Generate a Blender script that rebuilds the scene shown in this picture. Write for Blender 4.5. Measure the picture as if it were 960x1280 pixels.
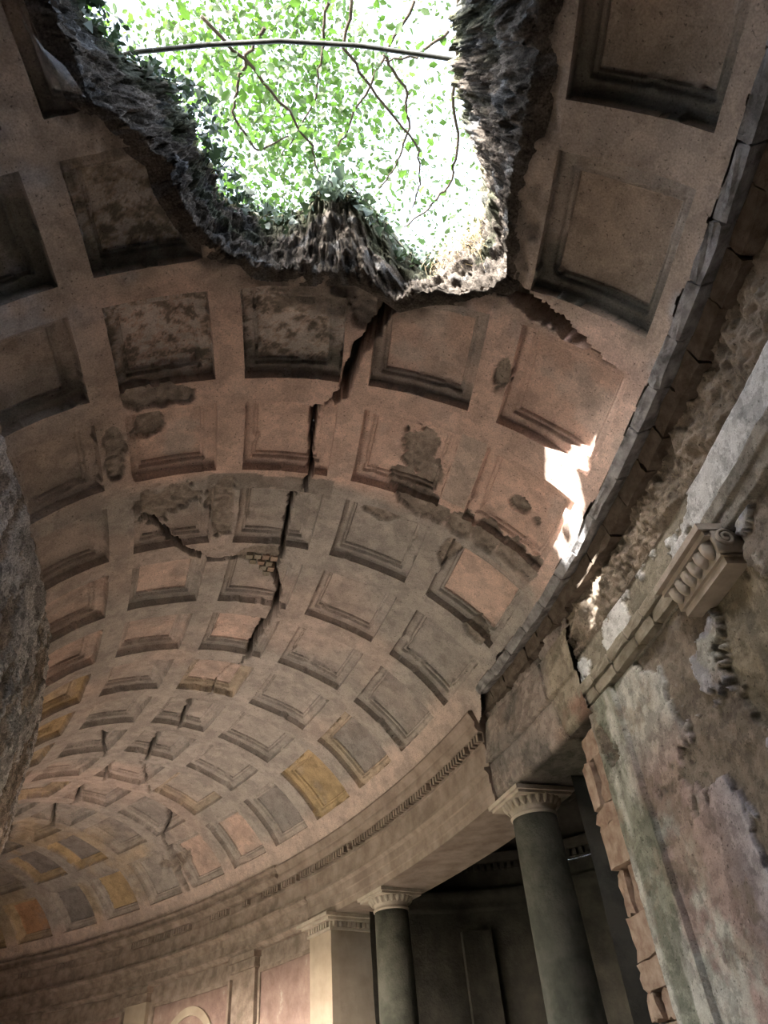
import bpy, math, random
import numpy as np
from mathutils import Matrix, Vector

random.seed(7)
RNG = np.random.default_rng(11)
for o in list(bpy.data.objects):
    bpy.data.objects.remove(o)
SC = bpy.context.scene
COL = SC.collection

# ------------------------------------------------------------------ camera, sky, sun, exposure
PITCH, ROLL, FPX = 0.7331, -0.10159, 895.7
cam_d = bpy.data.cameras.new('camera')
cam = bpy.data.objects.new('camera', cam_d); COL.objects.link(cam)
cam_d.sensor_fit = 'HORIZONTAL'; cam_d.sensor_width = 36.0
cam_d.lens = FPX / 960.0 * 36.0
cam_d.clip_start = 0.05; cam_d.clip_end = 500
_r0 = Vector((1, 0, 0)); _u0 = Vector((0, -math.sin(PITCH), math.cos(PITCH))); _f0 = Vector((0, math.cos(PITCH), math.sin(PITCH)))
_cr, _sr = math.cos(ROLL), math.sin(ROLL)
_rt = _cr * _r0 + _sr * _u0; _up = -_sr * _r0 + _cr * _u0
cam.matrix_world = Matrix(((_rt.x, _up.x, -_f0.x, 0), (_rt.y, _up.y, -_f0.y, 0), (_rt.z, _up.z, -_f0.z, 1.6), (0, 0, 0, 1)))
SC.camera = cam

TO_SUN = Vector((-0.493, -0.789, 0.3665)).normalized()
world = bpy.data.worlds.new('sky'); SC.world = world; world.use_nodes = True
wn = world.node_tree; wn.nodes.clear()
w_out = wn.nodes.new('ShaderNodeOutputWorld'); w_bg = wn.nodes.new('ShaderNodeBackground'); w_sky = wn.nodes.new('ShaderNodeTexSky')
w_sky.sky_type = 'NISHITA'; w_sky.sun_disc = False
w_sky.sun_elevation = math.asin(TO_SUN.z); w_sky.sun_rotation = math.atan2(TO_SUN.x, TO_SUN.y)
w_sky.air_density = 1.0; w_sky.dust_density = 3.0; w_sky.ozone_density = 1.0
w_bg.inputs['Strength'].default_value = 0.29
w_hs = wn.nodes.new('ShaderNodeHueSaturation'); w_hs.inputs['Saturation'].default_value = 0.5      # hazy white sky
wn.links.new(w_sky.outputs[0], w_hs.inputs['Color']); wn.links.new(w_hs.outputs[0], w_bg.inputs[0]); wn.links.new(w_bg.outputs[0], w_out.inputs[0])
sun_d = bpy.data.lights.new('sun', 'SUN'); sun_d.energy = 4.5; sun_d.angle = 0.0093; sun_d.color = (1.0, 0.955, 0.885)
sun = bpy.data.objects.new('sun', sun_d); COL.objects.link(sun)
sun.rotation_euler = TO_SUN.to_track_quat('Z', 'Y').to_euler()
SC.view_settings.view_transform = 'Standard'; SC.view_settings.look = 'None'
SC.view_settings.gamma = 1.0; SC.view_settings.use_curve_mapping = False
SC.view_settings.exposure = 3.35

# ------------------------------------------------------------------ the ring corridor: cylindrical frame
# all building sizes below are in modules of 3.2 m, heights measured from eye level (1.6 m)
S = 3.2; EYE = 1.6
CX, CY = -5.00865, 0.28951
RC, VR, ASP, K0, A0 = 4.90703, 0.84436, 0.76874, 0.0754528, 1.7345066
D2R = math.pi / 180
FLOOR = -0.5

def P(i, o, z):
    """bay number i along the ring, offset o from the corridor's middle line, height z -> metres"""
    i = np.asarray(i, float); o = np.asarray(o, float); z = np.asarray(z, float)
    th = A0 - math.pi / 2 + K0 * i; R = RC + o
    return np.stack(np.broadcast_arrays((CX + R * np.cos(th)) * S, (CY + R * np.sin(th)) * S, z * S + EYE), -1)

def vault(i, ph, d):
    """point of the vault at bay i, angle ph (degrees), d modules above its face"""
    c, s = np.cos(ph * D2R), np.sin(ph * D2R)
    nx, nz = c * ASP, s; n = np.sqrt(nx * nx + nz * nz); nx, nz = nx / n, nz / n
    return P(i, VR * c + d * nx, 1 + VR * ASP * s + d * nz)

# ------------------------------------------------------------------ noise
_T = RNG.random((8, 256, 256))
def vnoise(u, v, seed=0):
    t = _T[seed % 8]
    u = np.asarray(u, float) + seed * 17.3; v = np.asarray(v, float) + seed * 9.1
    iu = np.floor(u).astype(int); iv = np.floor(v).astype(int); fu = u - iu; fv = v - iv
    fu = fu * fu * (3 - 2 * fu); fv = fv * fv * (3 - 2 * fv)
    a = t[iu & 255, iv & 255]; b = t[(iu + 1) & 255, iv & 255]; c = t[iu & 255, (iv + 1) & 255]; d = t[(iu + 1) & 255, (iv + 1) & 255]
    return (a * (1 - fu) + b * fu) * (1 - fv) + (c * (1 - fu) + d * fu) * fv
def fbm(u, v, f=1.0, octv=4, seed=0, g=0.5):
    s = 0; a = 0.5; tot = 0
    for k in range(octv):
        s = s + a * vnoise(u * f, v * f, seed + k); tot += a; f *= 2.03; a *= g
    return s / tot                                  # 0..1
def sstep(a, b, x):
    t = np.clip((np.asarray(x, float) - a) / (b - a), 0, 1); return t * t * (3 - 2 * t)
def lerp(a, b, w):
    w = np.asarray(w)[..., None]; return a * (1 - w) + np.asarray(b) * w

# ------------------------------------------------------------------ mesh and object helpers
def mesh_np(name, V, F, col=None, smooth=False):
    V = np.asarray(V, np.float32).reshape(-1, 3); F = np.asarray(F, np.int32)
    me = bpy.data.meshes.new(name)
    k = F.shape[1]
    me.vertices.add(len(V)); me.vertices.foreach_set('co', V.ravel())
    me.loops.add(F.size); me.loops.foreach_set('vertex_index', F.ravel())
    me.polygons.add(len(F)); me.polygons.foreach_set('loop_start', np.arange(0, F.size, k, dtype=np.int32))
    if smooth: me.polygons.foreach_set('use_smooth', np.ones(len(F), bool))
    if col is not None:
        at = me.attributes.new('Col', 'FLOAT_COLOR', 'POINT')
        c4 = np.ones((len(V), 4), np.float32); c4[:, :3] = np.asarray(col).reshape(-1, 3); at.data.foreach_set('color', c4.ravel())
    me.update(calc_edges=True); me.validate()
    return me
def link(name, me, mat, parent=None):
    o = bpy.data.objects.new(name, me); COL.objects.link(o)
    if me is not None and mat is not None and not me.materials: me.materials.append(mat)
    if parent is not None: o.parent = parent
    return o
def empty(name, loc=(0, 0, 0)):
    o = bpy.data.objects.new(name, None); COL.objects.link(o); o.location = loc; o.empty_display_size = 0.2; return o
def tag(o, label=None, cat=None, group=None, kind=None):
    if label: o['label'] = label
    if cat: o['category'] = cat
    if group: o['group'] = group
    if kind: o['kind'] = kind
    return o
def grid_faces(na, nb, keep=None, closed_b=False):
    a = np.arange(na - 1)[:, None]; nbq = nb if closed_b else nb - 1
    b = np.arange(nbq)[None, :]; b2 = (b + 1) % nb
    F = np.stack([a * nb + b + 0 * a, a * nb + b2, (a + 1) * nb + b2, (a + 1) * nb + b + 0 * a], -1).reshape(-1, 4)
    if keep is not None: F = F[keep.ravel()]
    return F
def compact(V, F, col=None):
    u, inv = np.unique(F, return_inverse=True)
    return V[u], inv.reshape(F.shape), (None if col is None else col[u])
class MB:
    """collects shapes into one mesh (quads and triangles)"""
    def __init__(s): s.V = []; s.F = []
    def add(s, V, F):
        n = len(s.V); s.V += [tuple(map(float, v)) for v in V]; s.F += [tuple(int(k) + n for k in f) for f in F]; return s
    def hexa(s, c8):
        return s.add(c8, [(0, 3, 2, 1), (4, 5, 6, 7), (0, 1, 5, 4), (1, 2, 6, 5), (2, 3, 7, 6), (3, 0, 4, 7)])
    def box(s, i0, i1, o0, o1, z0, z1):
        return s.hexa([P(i0, o0, z0), P(i1, o0, z0), P(i1, o1, z0), P(i0, o1, z0), P(i0, o0, z1), P(i1, o0, z1), P(i1, o1, z1), P(i0, o1, z1)])
    def tube(s, pts, rad, n=6):
        pts = [Vector(p) for p in pts]; V = []; F = []
        for k, p in enumerate(pts):
            d = (pts[min(k + 1, len(pts) - 1)] - pts[max(k - 1, 0)]).normalized()
            a = d.orthogonal().normalized(); b = d.cross(a); r = rad[k] if hasattr(rad, '__len__') else rad
            if k: # keep frames aligned
                a = (pa - d * pa.dot(d)).normalized(); b = d.cross(a)
            pa = a
            for q in range(n):
                t = 2 * math.pi * q / n; V.append(p + a * math.cos(t) * r + b * math.sin(t) * r)
        m = len(pts)
        for k in range(m - 1):
            for q in range(n): F.append((k * n + q, k * n + (q + 1) % n, (k + 1) * n + (q + 1) % n, (k + 1) * n + q))
        F.append(tuple(range(n))[::-1]); F.append(tuple((m - 1) * n + q for q in range(n)))
        return s.add(V, F)
    def lathe(s, prof, c, n=40):
        V = []; F = []
        for r, z in prof:
            for q in range(n):
                t = 2 * math.pi * q / n; V.append((c[0] + r * math.cos(t), c[1] + r * math.sin(t), c[2] + z))
        for k in range(len(prof) - 1):
            for q in range(n): F.append((k * n + q, k * n + (q + 1) % n, (k + 1) * n + (q + 1) % n, (k + 1) * n + q))
        F.append(tuple(range(n))[::-1]); F.append(tuple((len(prof) - 1) * n + q for q in range(n)))
        return s.add(V, F)
    def build(s, name, mat, parent=None, smooth=False, flat=False):
        me = bpy.data.meshes.new(name); me.from_pydata(s.V, [], s.F); me.update()
        if smooth:
            for p in me.polygons: p.use_smooth = len(p.vertices) == 4
        return link(name, me, mat, parent)

def rough_block(name, corners, mat, parent, jit=0.004, rnd=0.18, seed=None, n=2):
    """a weathered block: 8 corners (metres), faces split n x n, corners rounded and jittered"""
    rg = random.Random(seed if seed is not None else name)
    c = np.array(corners, float)
    V = {}; out = []; F = []
    def key(a, b, d):
        k = (a, b, d)
        if k not in V:
            x, y, z = a / n, b / n, d / n
            p = (c[0] * (1 - x) * (1 - y) + c[1] * x * (1 - y) + c[2] * x * y + c[3] * (1 - x) * y) * (1 - z) + (c[4] * (1 - x) * (1 - y) + c[5] * x * (1 - y) + c[6] * x * y + c[7] * (1 - x) * y) * z
            m = c.mean(0); ext = (a in (0, n)) + (b in (0, n)) + (d in (0, n))
            if ext == 3: p = p + (m - p) * rnd * 0.5
            elif ext == 2: p = p + (m - p) * rnd * 0.16
            p = p + np.array([rg.gauss(0, jit) for _ in range(3)])
            V[k] = len(out); out.append(p)
        return V[k]
    for a in range(n):
        for b in range(n):
            F.append((key(a, b, 0), key(a, b + 1, 0), key(a + 1, b + 1, 0), key(a + 1, b, 0)))
            F.append((key(a, b, n), key(a + 1, b, n), key(a + 1, b + 1, n), key(a, b + 1, n)))
            F.append((key(a, 0, b), key(a + 1, 0, b), key(a + 1, 0, b + 1), key(a, 0, b + 1)))
            F.append((key(a, n, b), key(a, n, b + 1), key(a + 1, n, b + 1), key(a + 1, n, b)))
            F.append((key(0, a, b), key(0, a, b + 1), key(0, a + 1, b + 1), key(0, a + 1, b)))
            F.append((key(n, a, b), key(n, a + 1, b), key(n, a + 1, b + 1), key(n, a, b + 1)))
    me = bpy.data.meshes.new(name); me.from_pydata([tuple(p) for p in out], [], F); me.update()
    return link(name, me, mat, parent)
def ring_block(name, i0, i1, sec, mat, parent, jit=0.004, rnd=0.18, seed=None, n=2):
    """block between bays i0 and i1 with a four-cornered section [(o, z) x 4]"""
    c = [P(i0, *sec[0]), P(i0, *sec[1]), P(i0, *sec[2]), P(i0, *sec[3]), P(i1, *sec[0]), P(i1, *sec[1]), P(i1, *sec[2]), P(i1, *sec[3])]
    return rough_block(name, c, mat, parent, jit, rnd, seed, n)

# ------------------------------------------------------------------ materials
def node_mat(name):
    m = bpy.data.materials.new(name); m.use_nodes = True
    nt = m.node_tree; b = nt.nodes['Principled BSDF']; return m, nt, b
def add_bump(nt, b, scale, strength, dist=0.02, detail=6):
    g = nt.nodes.new('ShaderNodeNewGeometry'); n = nt.nodes.new('ShaderNodeTexNoise'); n.inputs['Scale'].default_value = scale; n.inputs['Detail'].default_value = detail
    n.inputs['Roughness'].default_value = 0.65
    u = nt.nodes.new('ShaderNodeBump'); u.inputs['Strength'].default_value = strength; u.inputs['Distance'].default_value = dist
    nt.links.new(g.outputs['Position'], n.inputs['Vector']); nt.links.new(n.outputs[0], u.inputs['Height']); nt.links.new(u.outputs[0], b.inputs['Normal'])
    return g, n
def attr_mat(name, scale=30, strength=0.15, lo=0.78, hi=1.18, rough=0.92, blot=0.84):
    """weathered stucco: pigment from the surface's own colour layer, fine grain and relief from noise"""
    m, nt, b = node_mat(name)
    a = nt.nodes.new('ShaderNodeAttribute'); a.attribute_name = 'Col'
    g, n = add_bump(nt, b, scale, strength)
    n2 = nt.nodes.new('ShaderNodeTexNoise'); n2.inputs['Scale'].default_value = scale * 2.6; n2.inputs['Detail'].default_value = 5
    nt.links.new(g.outputs['Position'], n2.inputs['Vector'])
    mr = nt.nodes.new('ShaderNodeMapRange'); mr.inputs[1].default_value = 0.3; mr.inputs[2].default_value = 0.7; mr.inputs[3].default_value = lo; mr.inputs[4].default_value = hi
    nt.links.new(n2.outputs[0], mr.inputs[0])
    def mul(c_in, f_in):
        mx = nt.nodes.new('ShaderNodeMix'); mx.data_type = 'RGBA'; mx.blend_type = 'MULTIPLY'; mx.inputs[0].default_value = 1
        nt.links.new(c_in, mx.inputs[6]); nt.links.new(f_in, mx.inputs[7]); return mx.outputs[2]
    def ramp(scale_, p0, p1, v0, v1, detail=6, rgh=0.6):
        q = nt.nodes.new('ShaderNodeTexNoise'); q.inputs['Scale'].default_value = scale_; q.inputs['Detail'].default_value = detail; q.inputs['Roughness'].default_value = rgh
        nt.links.new(g.outputs['Position'], q.inputs['Vector'])
        m_ = nt.nodes.new('ShaderNodeMapRange'); m_.inputs[1].default_value = p0; m_.inputs[2].default_value = p1; m_.inputs[3].default_value = v0; m_.inputs[4].default_value = v1
        nt.links.new(q.outputs[0], m_.inputs[0]); return m_.outputs[0]
    c = mul(a.outputs['Color'], mr.outputs[0])
    c = mul(c, ramp(3.1, .50, .53, 1.0, blot, 8, .68))        # worn skins with crisp edges
    c = mul(c, ramp(7.3, .44, .47, blot + .05, 1.0, 8, .7))
    c = mul(c, ramp(46, .30, .36, .45, 1.0, 3, .5))           # pits
    nt.links.new(c, b.inputs['Base Color'])
    b.inputs['Roughness'].default_value = rough; b.inputs['Specular IOR Level'].default_value = 0.15
    return m
def two_tone(name, c1, c2, scale=5, bump=0.4, bscale=30, rough=0.92, dist=0.02, c3=None):
    m, nt, b = node_mat(name)
    g, n = add_bump(nt, b, bscale, bump, dist)
    n2 = nt.nodes.new('ShaderNodeTexNoise'); n2.inputs['Scale'].default_value = scale; n2.inputs['Detail'].default_value = 6; n2.inputs['Roughness'].default_value = 0.6
    nt.links.new(g.outputs['Position'], n2.inputs['Vector'])
    r = nt.nodes.new('ShaderNodeValToRGB'); r.color_ramp.elements[0].position = 0.36; r.color_ramp.elements[1].position = 0.64
    r.color_ramp.elements[0].color = (*c1, 1); r.color_ramp.elements[1].color = (*c2, 1)
    if c3:
        e = r.color_ramp.elements.new(0.72); e.color = (*c3, 1)
    nt.links.new(n2.outputs[0], r.inputs[0]); nt.links.new(r.outputs[0], b.inputs['Base Color'])
    b.inputs['Roughness'].default_value = rough; b.inputs['Specular IOR Level'].default_value = 0.15
    return m
M_STUCCO = attr_mat('stucco')
M_WALL = attr_mat('wall_plaster', 40, 0.45, 0.84, 1.14, 0.92, 0.72)
M_RUBBLE = attr_mat('rubble', 26, 0.9, 0.5, 1.5, 0.95, 0.6)
M_BRICK = two_tone('old_brick', (0.10, 0.078, 0.062), (0.18, 0.145, 0.12), 9, 0.8, 45)
M_BRICKPINK = two_tone('pink_brick', (0.30, 0.205, 0.16), (0.46, 0.355, 0.28), 9, 0.9, 50)
M_STONE = two_tone('rim_stone', (0.17, 0.165, 0.165), (0.44, 0.43, 0.445), 7, 0.9, 45)
M_TUFA = two_tone('tufa_block', (0.26, 0.23, 0.18), (0.38, 0.34, 0.28), 7, 0.8, 45)
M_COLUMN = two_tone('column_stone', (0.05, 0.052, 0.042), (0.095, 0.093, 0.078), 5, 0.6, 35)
M_CAPITAL = two_tone('capital_stone', (0.42, 0.36, 0.30), (0.56, 0.49, 0.42), 6, 0.4, 40)
M_ENTAB = two_tone('entablature_stucco', (0.25, 0.198, 0.168), (0.39, 0.315, 0.27), 4, 0.4, 28)
M_ENTAB2 = two_tone('weathered_cornice', (0.21, 0.165, 0.138), (0.38, 0.305, 0.26), 5, 0.6, 30)
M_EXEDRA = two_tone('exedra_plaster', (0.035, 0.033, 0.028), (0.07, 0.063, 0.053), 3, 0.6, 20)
M_EARTH = two_tone('gravel', (0.44, 0.39, 0.34), (0.58, 0.52, 0.46), 2.5, 0.5, 40)
M_FLOOR = two_tone('damp_earth', (0.09, 0.075, 0.06), (0.15, 0.125, 0.10), 2.0, 0.6, 30)
M_GRASS = two_tone('garden_grass', (0.035, 0.055, 0.02), (0.07, 0.095, 0.035), 1.5, 0.6, 30)
M_BARK = two_tone('bark', (0.025, 0.021, 0.017), (0.055, 0.046, 0.038), 12, 0.6, 40)
M_CABLE = two_tone('cable_rubber', (0.02, 0.022, 0.022), (0.05, 0.052, 0.05), 10, 0.1, 30, 0.6)

# outline of the hole (lower and upper edge), cracks and patches of lost stucco: (bay, angle, ...)
HIN = [(-2.24, 116.55), (-2.138, 118.33), (-1.916, 117.87), (-1.628, 116.76), (-1.509, 112.95), (-1.349, 111.11), (-1.267, 108.91), (-1.112, 108.88), (-0.898, 107.05), (-0.735, 104.63), (-0.624, 102.02), (-0.513, 97.02), (-0.47, 89.73), (-0.497, 81.62), (-0.409, 77.4), (-0.326, 74.15), (-0.391, 70.31), (-0.432, 66.85), (-0.471, 61.94), (-0.523, 57.8), (-0.636, 55.18), (-0.851, 55.98), (-1.073, 56.74), (-1.323, 56.62), (-1.555, 55.46), (-1.794, 55.21), (-1.98, 55.21), (-2.202, 54.67), (-2.266, 60.14), (-2.307, 67.57), (-2.333, 83.5), (-2.345, 99.2), (-2.307, 110.55)]
HSKY = [(-2.136, 113.11), (-2.028, 114.07), (-1.926, 113.71), (-1.762, 111.04), (-1.667, 109.68), (-1.583, 106.72), (-1.515, 105.06), (-1.389, 104.93), (-1.31, 103.41), (-1.137, 103.76), (-1.027, 102.11), (-0.837, 102.03), (-0.743, 98.69), (-0.651, 95.44), (-0.636, 91.99), (-0.695, 89.05), (-0.816, 88.38), (-0.846, 84.96), (-0.8, 81.53), (-0.716, 79.17), (-0.627, 76.72), (-0.497, 74.71), (-0.403, 71.42), (-0.444, 68.39), (-0.592, 65.12), (-0.692, 62.63), (-0.914, 62.93), (-1.115, 64.34), (-1.239, 66.31), (-1.424, 67.43), (-1.561, 68.78), (-1.874, 68.79), (-2.102, 68.46), (-2.148, 70.28), (-2.189, 77.07), (-2.214, 87.0), (-2.217, 100.45), (-2.182, 109.09)]
CRACKS= [[(-0.267, 74.02, 0.0206), (-0.095, 76.83, 0.0275), (0.084, 79.42, 0.0261), (0.302, 80.94, 0.0247), (0.494, 81.91, 0.0207), (0.69, 85.92, 0.0118), (0.843, 86.88, 0.012), (1.105, 86.91, 0.0099), (1.333, 86.26, 0.0102), (1.583, 86.86, 0.0131), (1.75, 88.45, 0.0107), (2.027, 89.29, 0.011), (2.31, 88.33, 0.0113), (2.621, 88.3, 0.0117), (2.917, 88.86, 0.015), (3.27, 85.19, 0.0125), (3.537, 84.82, 0.0192), (3.984, 85.64, 0.0199), (4.466, 86.11, 0.0172)], [(4.466, 86.11, 0.0052), (4.832, 87.64, 0.0042), (5.444, 89.64, 0.0044)], [(2.005, 121.68, 0.0051), (2.148, 117.95, 0.0105), (2.338, 114.96, 0.0134), (2.529, 109.9, 0.0139), (2.669, 104.17, 0.0114), (2.64, 98.07, 0.0101)], [(5.63, 93.46, 0.0148), (5.978, 91.73, 0.0152), (6.507, 90.5, 0.0099)], [(6.619, 94.39, 0.0079), (7.296, 91.4, 0.0124), (7.575, 90.34, 0.0084)], [(6.62, 114.89, 0.015), (7.272, 108.27, 0.0079), (7.58, 105.34, 0.0041)], [(7.674, 96.06, 0.0083), (7.959, 98.81, 0.0126), (8.487, 95.43, 0.0087)], [(8.829, 99.62, 0.0088), (9.402, 94.53, 0.0136), (9.597, 94.17, 0.0069)], [(9.712, 98.49, 0.0068), (10.05, 95.8, 0.014), (10.596, 87.82, 0.0145)], [(8.675, 66.07, 0.0092), (9.009, 59.99, 0.0141), (9.291, 55.63, 0.0072), (9.502, 43.28, 0.0243), (9.533, 32.62, 0.0339), (9.488, 27.28, 0.0145)], [(7.699, 91.92, 0.0084), (8.197, 83.56, 0.0066), (8.492, 75.92, 0.0068)], [(10.833, 103.31, 0.0188), (11.225, 96.0, 0.0097), (11.691, 90.38, 0.005)], [(-0.596, 56.7, 0.0307), (-0.514, 50.27, 0.0308), (-0.453, 43.53, 0.0249), (-0.41, 38.99, 0.0171), (-0.343, 33.92, 0.0095), (-0.326, 30.41, 0.0038)]]
SPALLS= [(0.896, 119.1, 0.0385, 0.0609), (0.474, 120.49, 0.0385, 0.0349), (0.503, 115.99, 0.0522, 0.0349), (0.524, 112.25, 0.0264, 0.0288), (0.933, 126.62, 0.0267, 0.0646), (1.113, 127.05, 0.0227, 0.0678), (0.973, 64.48, 0.0417, 0.0812), (1.31, 66.17, 0.041, 0.0347), (1.403, 61.71, 0.0466, 0.042), (1.442, 56.38, 0.0466, 0.0374), (1.444, 50.01, 0.0464, 0.0395), (1.439, 43.32, 0.0459, 0.0381), (1.431, 36.16, 0.0453, 0.0362), (1.412, 29.28, 0.0346, 0.034), (1.821, 116.34, 0.0812, 0.1004), (1.786, 104.39, 0.0364, 0.117), (2.066, 103.86, 0.0322, 0.0758), (1.766, 68.16, 0.0541, 0.0352), (1.192, 60.26, 0.0302, 0.0534), (0.035, 51.62, 0.019, 0.0428), (1.059, 39.75, 0.0289, 0.0225), (1.096, 34.58, 0.012, 0.0137), (-0.244, 78.27, 0.0414, 0.0545), (-0.381, 81.53, 0.0446, 0.0284), (2.379, 32.9, 0.0395, 0.0309), (1.791, 49.91, 0.0269, 0.0491), (2.656, 93.1, 0.0698, 0.0728), (9.554, 41.55, 0.0389, 0.1297)]

# ------------------------------------------------------------------ the coffered vault (ceiling)
BANDS = [(129.8, 148.0), (106.1, 124.0), (82.4, 100.7), (56.6, 77.1), (27.0, 50.3)]      # coffer ranges across the vault, degrees
ROW0, ROW1 = -0.365, 0.405                                                              # coffer range along the ring, in bays
PT = [-1, 0, .0018, .005, .0075, .0105, .021, .0295, .0315, .0345, .0375, .0408, .0425, 9]     # distance in from the coffer's edge ...
PD = [0, 0, .0270, .0280, .0262, .0285, .0288, .0275, .0385, .0390, .0375, .0392, .0470, .0470]   # ... and depth there
TL = PT[1:-1]

def arc_len(ph):
    return math.sqrt((VR * math.sin(ph * D2R)) ** 2 + (VR * ASP * math.cos(ph * D2R)) ** 2)
def axis_lines(cells, lo, hi, unit, n_in, n_rib, tl):
    """grid lines with exact lines on every moulding edge; cells are (start, end, modules per unit)"""
    out = [(lo, -1, 0)]; pos = lo; info = []
    lines = [lo]
    def fill(a, b, n):
        for k in range(1, n + 1): lines.append(a + (b - a) * k / n)
    blocks = []
    for (a, b, u) in cells:
        fill(pos, a, max(1, int(round(n_rib * (a - pos) / unit))))
        s0 = len(lines) - 1
        for t in tl[1:]: lines.append(a + t / u)
        p0 = len(lines) - 1
        fill(a + tl[-1] / u, b - tl[-1] / u, n_in)
        p1 = len(lines) - 1
        for t in tl[::-1][1:]: lines.append(b - t / u)
        s1 = len(lines) - 1
        blocks.append((s0, p0, p1, s1)); pos = b
    fill(pos, hi, max(1, int(round(n_rib * (hi - pos) / unit))))
    return np.array(lines), blocks
def seg_dist(X, Y, pts):
    """distance and interpolated half width to a polyline"""
    best = np.full(X.shape, 9.0); w = np.zeros(X.shape)
    for (x0, y0, w0), (x1, y1, w1) in zip(pts[:-1], pts[1:]):
        dx, dy = x1 - x0, y1 - y0; L2 = dx * dx + dy * dy + 1e-12
        t = np.clip(((X - x0) * dx + (Y - y0) * dy) / L2, 0, 1)
        d = np.hypot(X - x0 - t * dx, Y - y0 - t * dy)
        m = d < best; best = np.where(m, d, best); w = np.where(m, w0 + (w1 - w0) * t, w)
    return best, w
def in_poly(x, y, poly):
    ins = np.zeros(x.shape, bool); n = len(poly)
    for k in range(n):
        x0, y0 = poly[k]; x1, y1 = poly[(k + 1) % n]
        c = ((y0 > y) != (y1 > y)) & (x < (x1 - x0) * (y - y0) / (y1 - y0 + 1e-12) + x0)
        ins ^= c
    return ins
MU, MV = 0.385, 0.78 * D2R              # metric of the (bay, angle) chart, modules

C_PINK = np.array([.69, .52, .45]); C_GREY = np.array([.42, .385, .36]); C_BROWN = np.array([.47, .385, .325]); C_OCHRE = np.array([.52, .395, .24])
C_MOULD_SHADE = np.array([.10, .10, .085]); C_RUB = np.array([.32, .275, .24]); C_WHITE = np.array([.60, .55, .52]); C_BLUE = np.array([.40, .41, .45]); C_SLATE = np.array([.27, .25, .245])
# pigment of single coffers: (bay, band) -> frame colour, panel colour, strength
TINT = {(4, 1): (C_PINK, .25, C_PINK, .6), (3, 1): (C_GREY, .2, C_PINK, .65), (4, 2): (C_GREY, .2, C_PINK, .8), (2, 4): (C_GREY, .6, C_PINK, 1.0), (3, 4): (C_GREY, .4, C_SLATE, .35),
        (3, 0): (C_PINK, .5, C_PINK, .6), (4, 0): (C_PINK, .7, C_PINK * .8, .8), (5, 0): (C_OCHRE, .85, C_OCHRE, .7), (6, 0): (C_OCHRE, .9, C_OCHRE, .9), (7, 0): (C_OCHRE, .5, C_OCHRE, .6),
        (8, 0): (C_OCHRE, .5, C_OCHRE, .4), (9, 0): (C_OCHRE, .8, C_OCHRE, .8), (9, 1): (C_OCHRE, .5, C_GREY, .5), (10, 0): (C_OCHRE, .8, C_OCHRE, .7), (10, 1): (C_GREY, .5, C_GREY, .5),
        (5, 2): (C_OCHRE, .35, C_PINK, .5), (4, 4): (C_GREY, .5, C_SLATE, .4), (5, 4): (C_OCHRE, .35, C_SLATE, .6), (6, 4): (C_OCHRE, .95, C_OCHRE * .85, .9), (7, 4): (C_GREY, .5, C_SLATE, .7),
        (8, 4): (C_GREY, .5, C_PINK * .9, .8), (9, 4): (C_GREY, .5, C_PINK * .85, .7), (10, 4): (C_GREY, .5, C_WHITE * .72, .8), (11, 4): (C_GREY, .5, C_OCHRE, .95), (12, 4): (C_GREY, .5, C_SLATE, .9),
        (13, 4): (C_OCHRE, .6, C_OCHRE * np.array([1, .8, .8]), .95), (14, 4): (C_OCHRE, .8, C_OCHRE, .8), (11, 3): (C_OCHRE, .95, C_SLATE, .8), (12, 3): (C_OCHRE, .7, C_SLATE, .7), (13, 3): (C_GREY, .5, C_SLATE, .6),
        (8, 3): (C_OCHRE, .3, C_GREY, .3), (9, 3): (C_GREY, .3, C_SLATE, .35), (10, 3): (C_GREY, .3, C_SLATE, .4), (6, 3): (C_GREY, .3, C_GREY, .3),
        (0, 1): (C_BROWN, .4, np.array([.50, .38, .33]), .6), (0, 2): (C_WHITE * .7, .5, np.array([.46, .38, .33]), .7), (0, 3): (C_GREY, .6, C_PINK, .8),
        (-1, 4): (C_WHITE * .8, .55, C_BROWN * 1.05, .7), (-1, 1): (C_BROWN * .8, .6, np.array([.36, .31, .25]), .6), (-1, 0): (C_MOULD_SHADE * 1.6, .7, C_MOULD_SHADE * 1.3, .8)}

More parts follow.
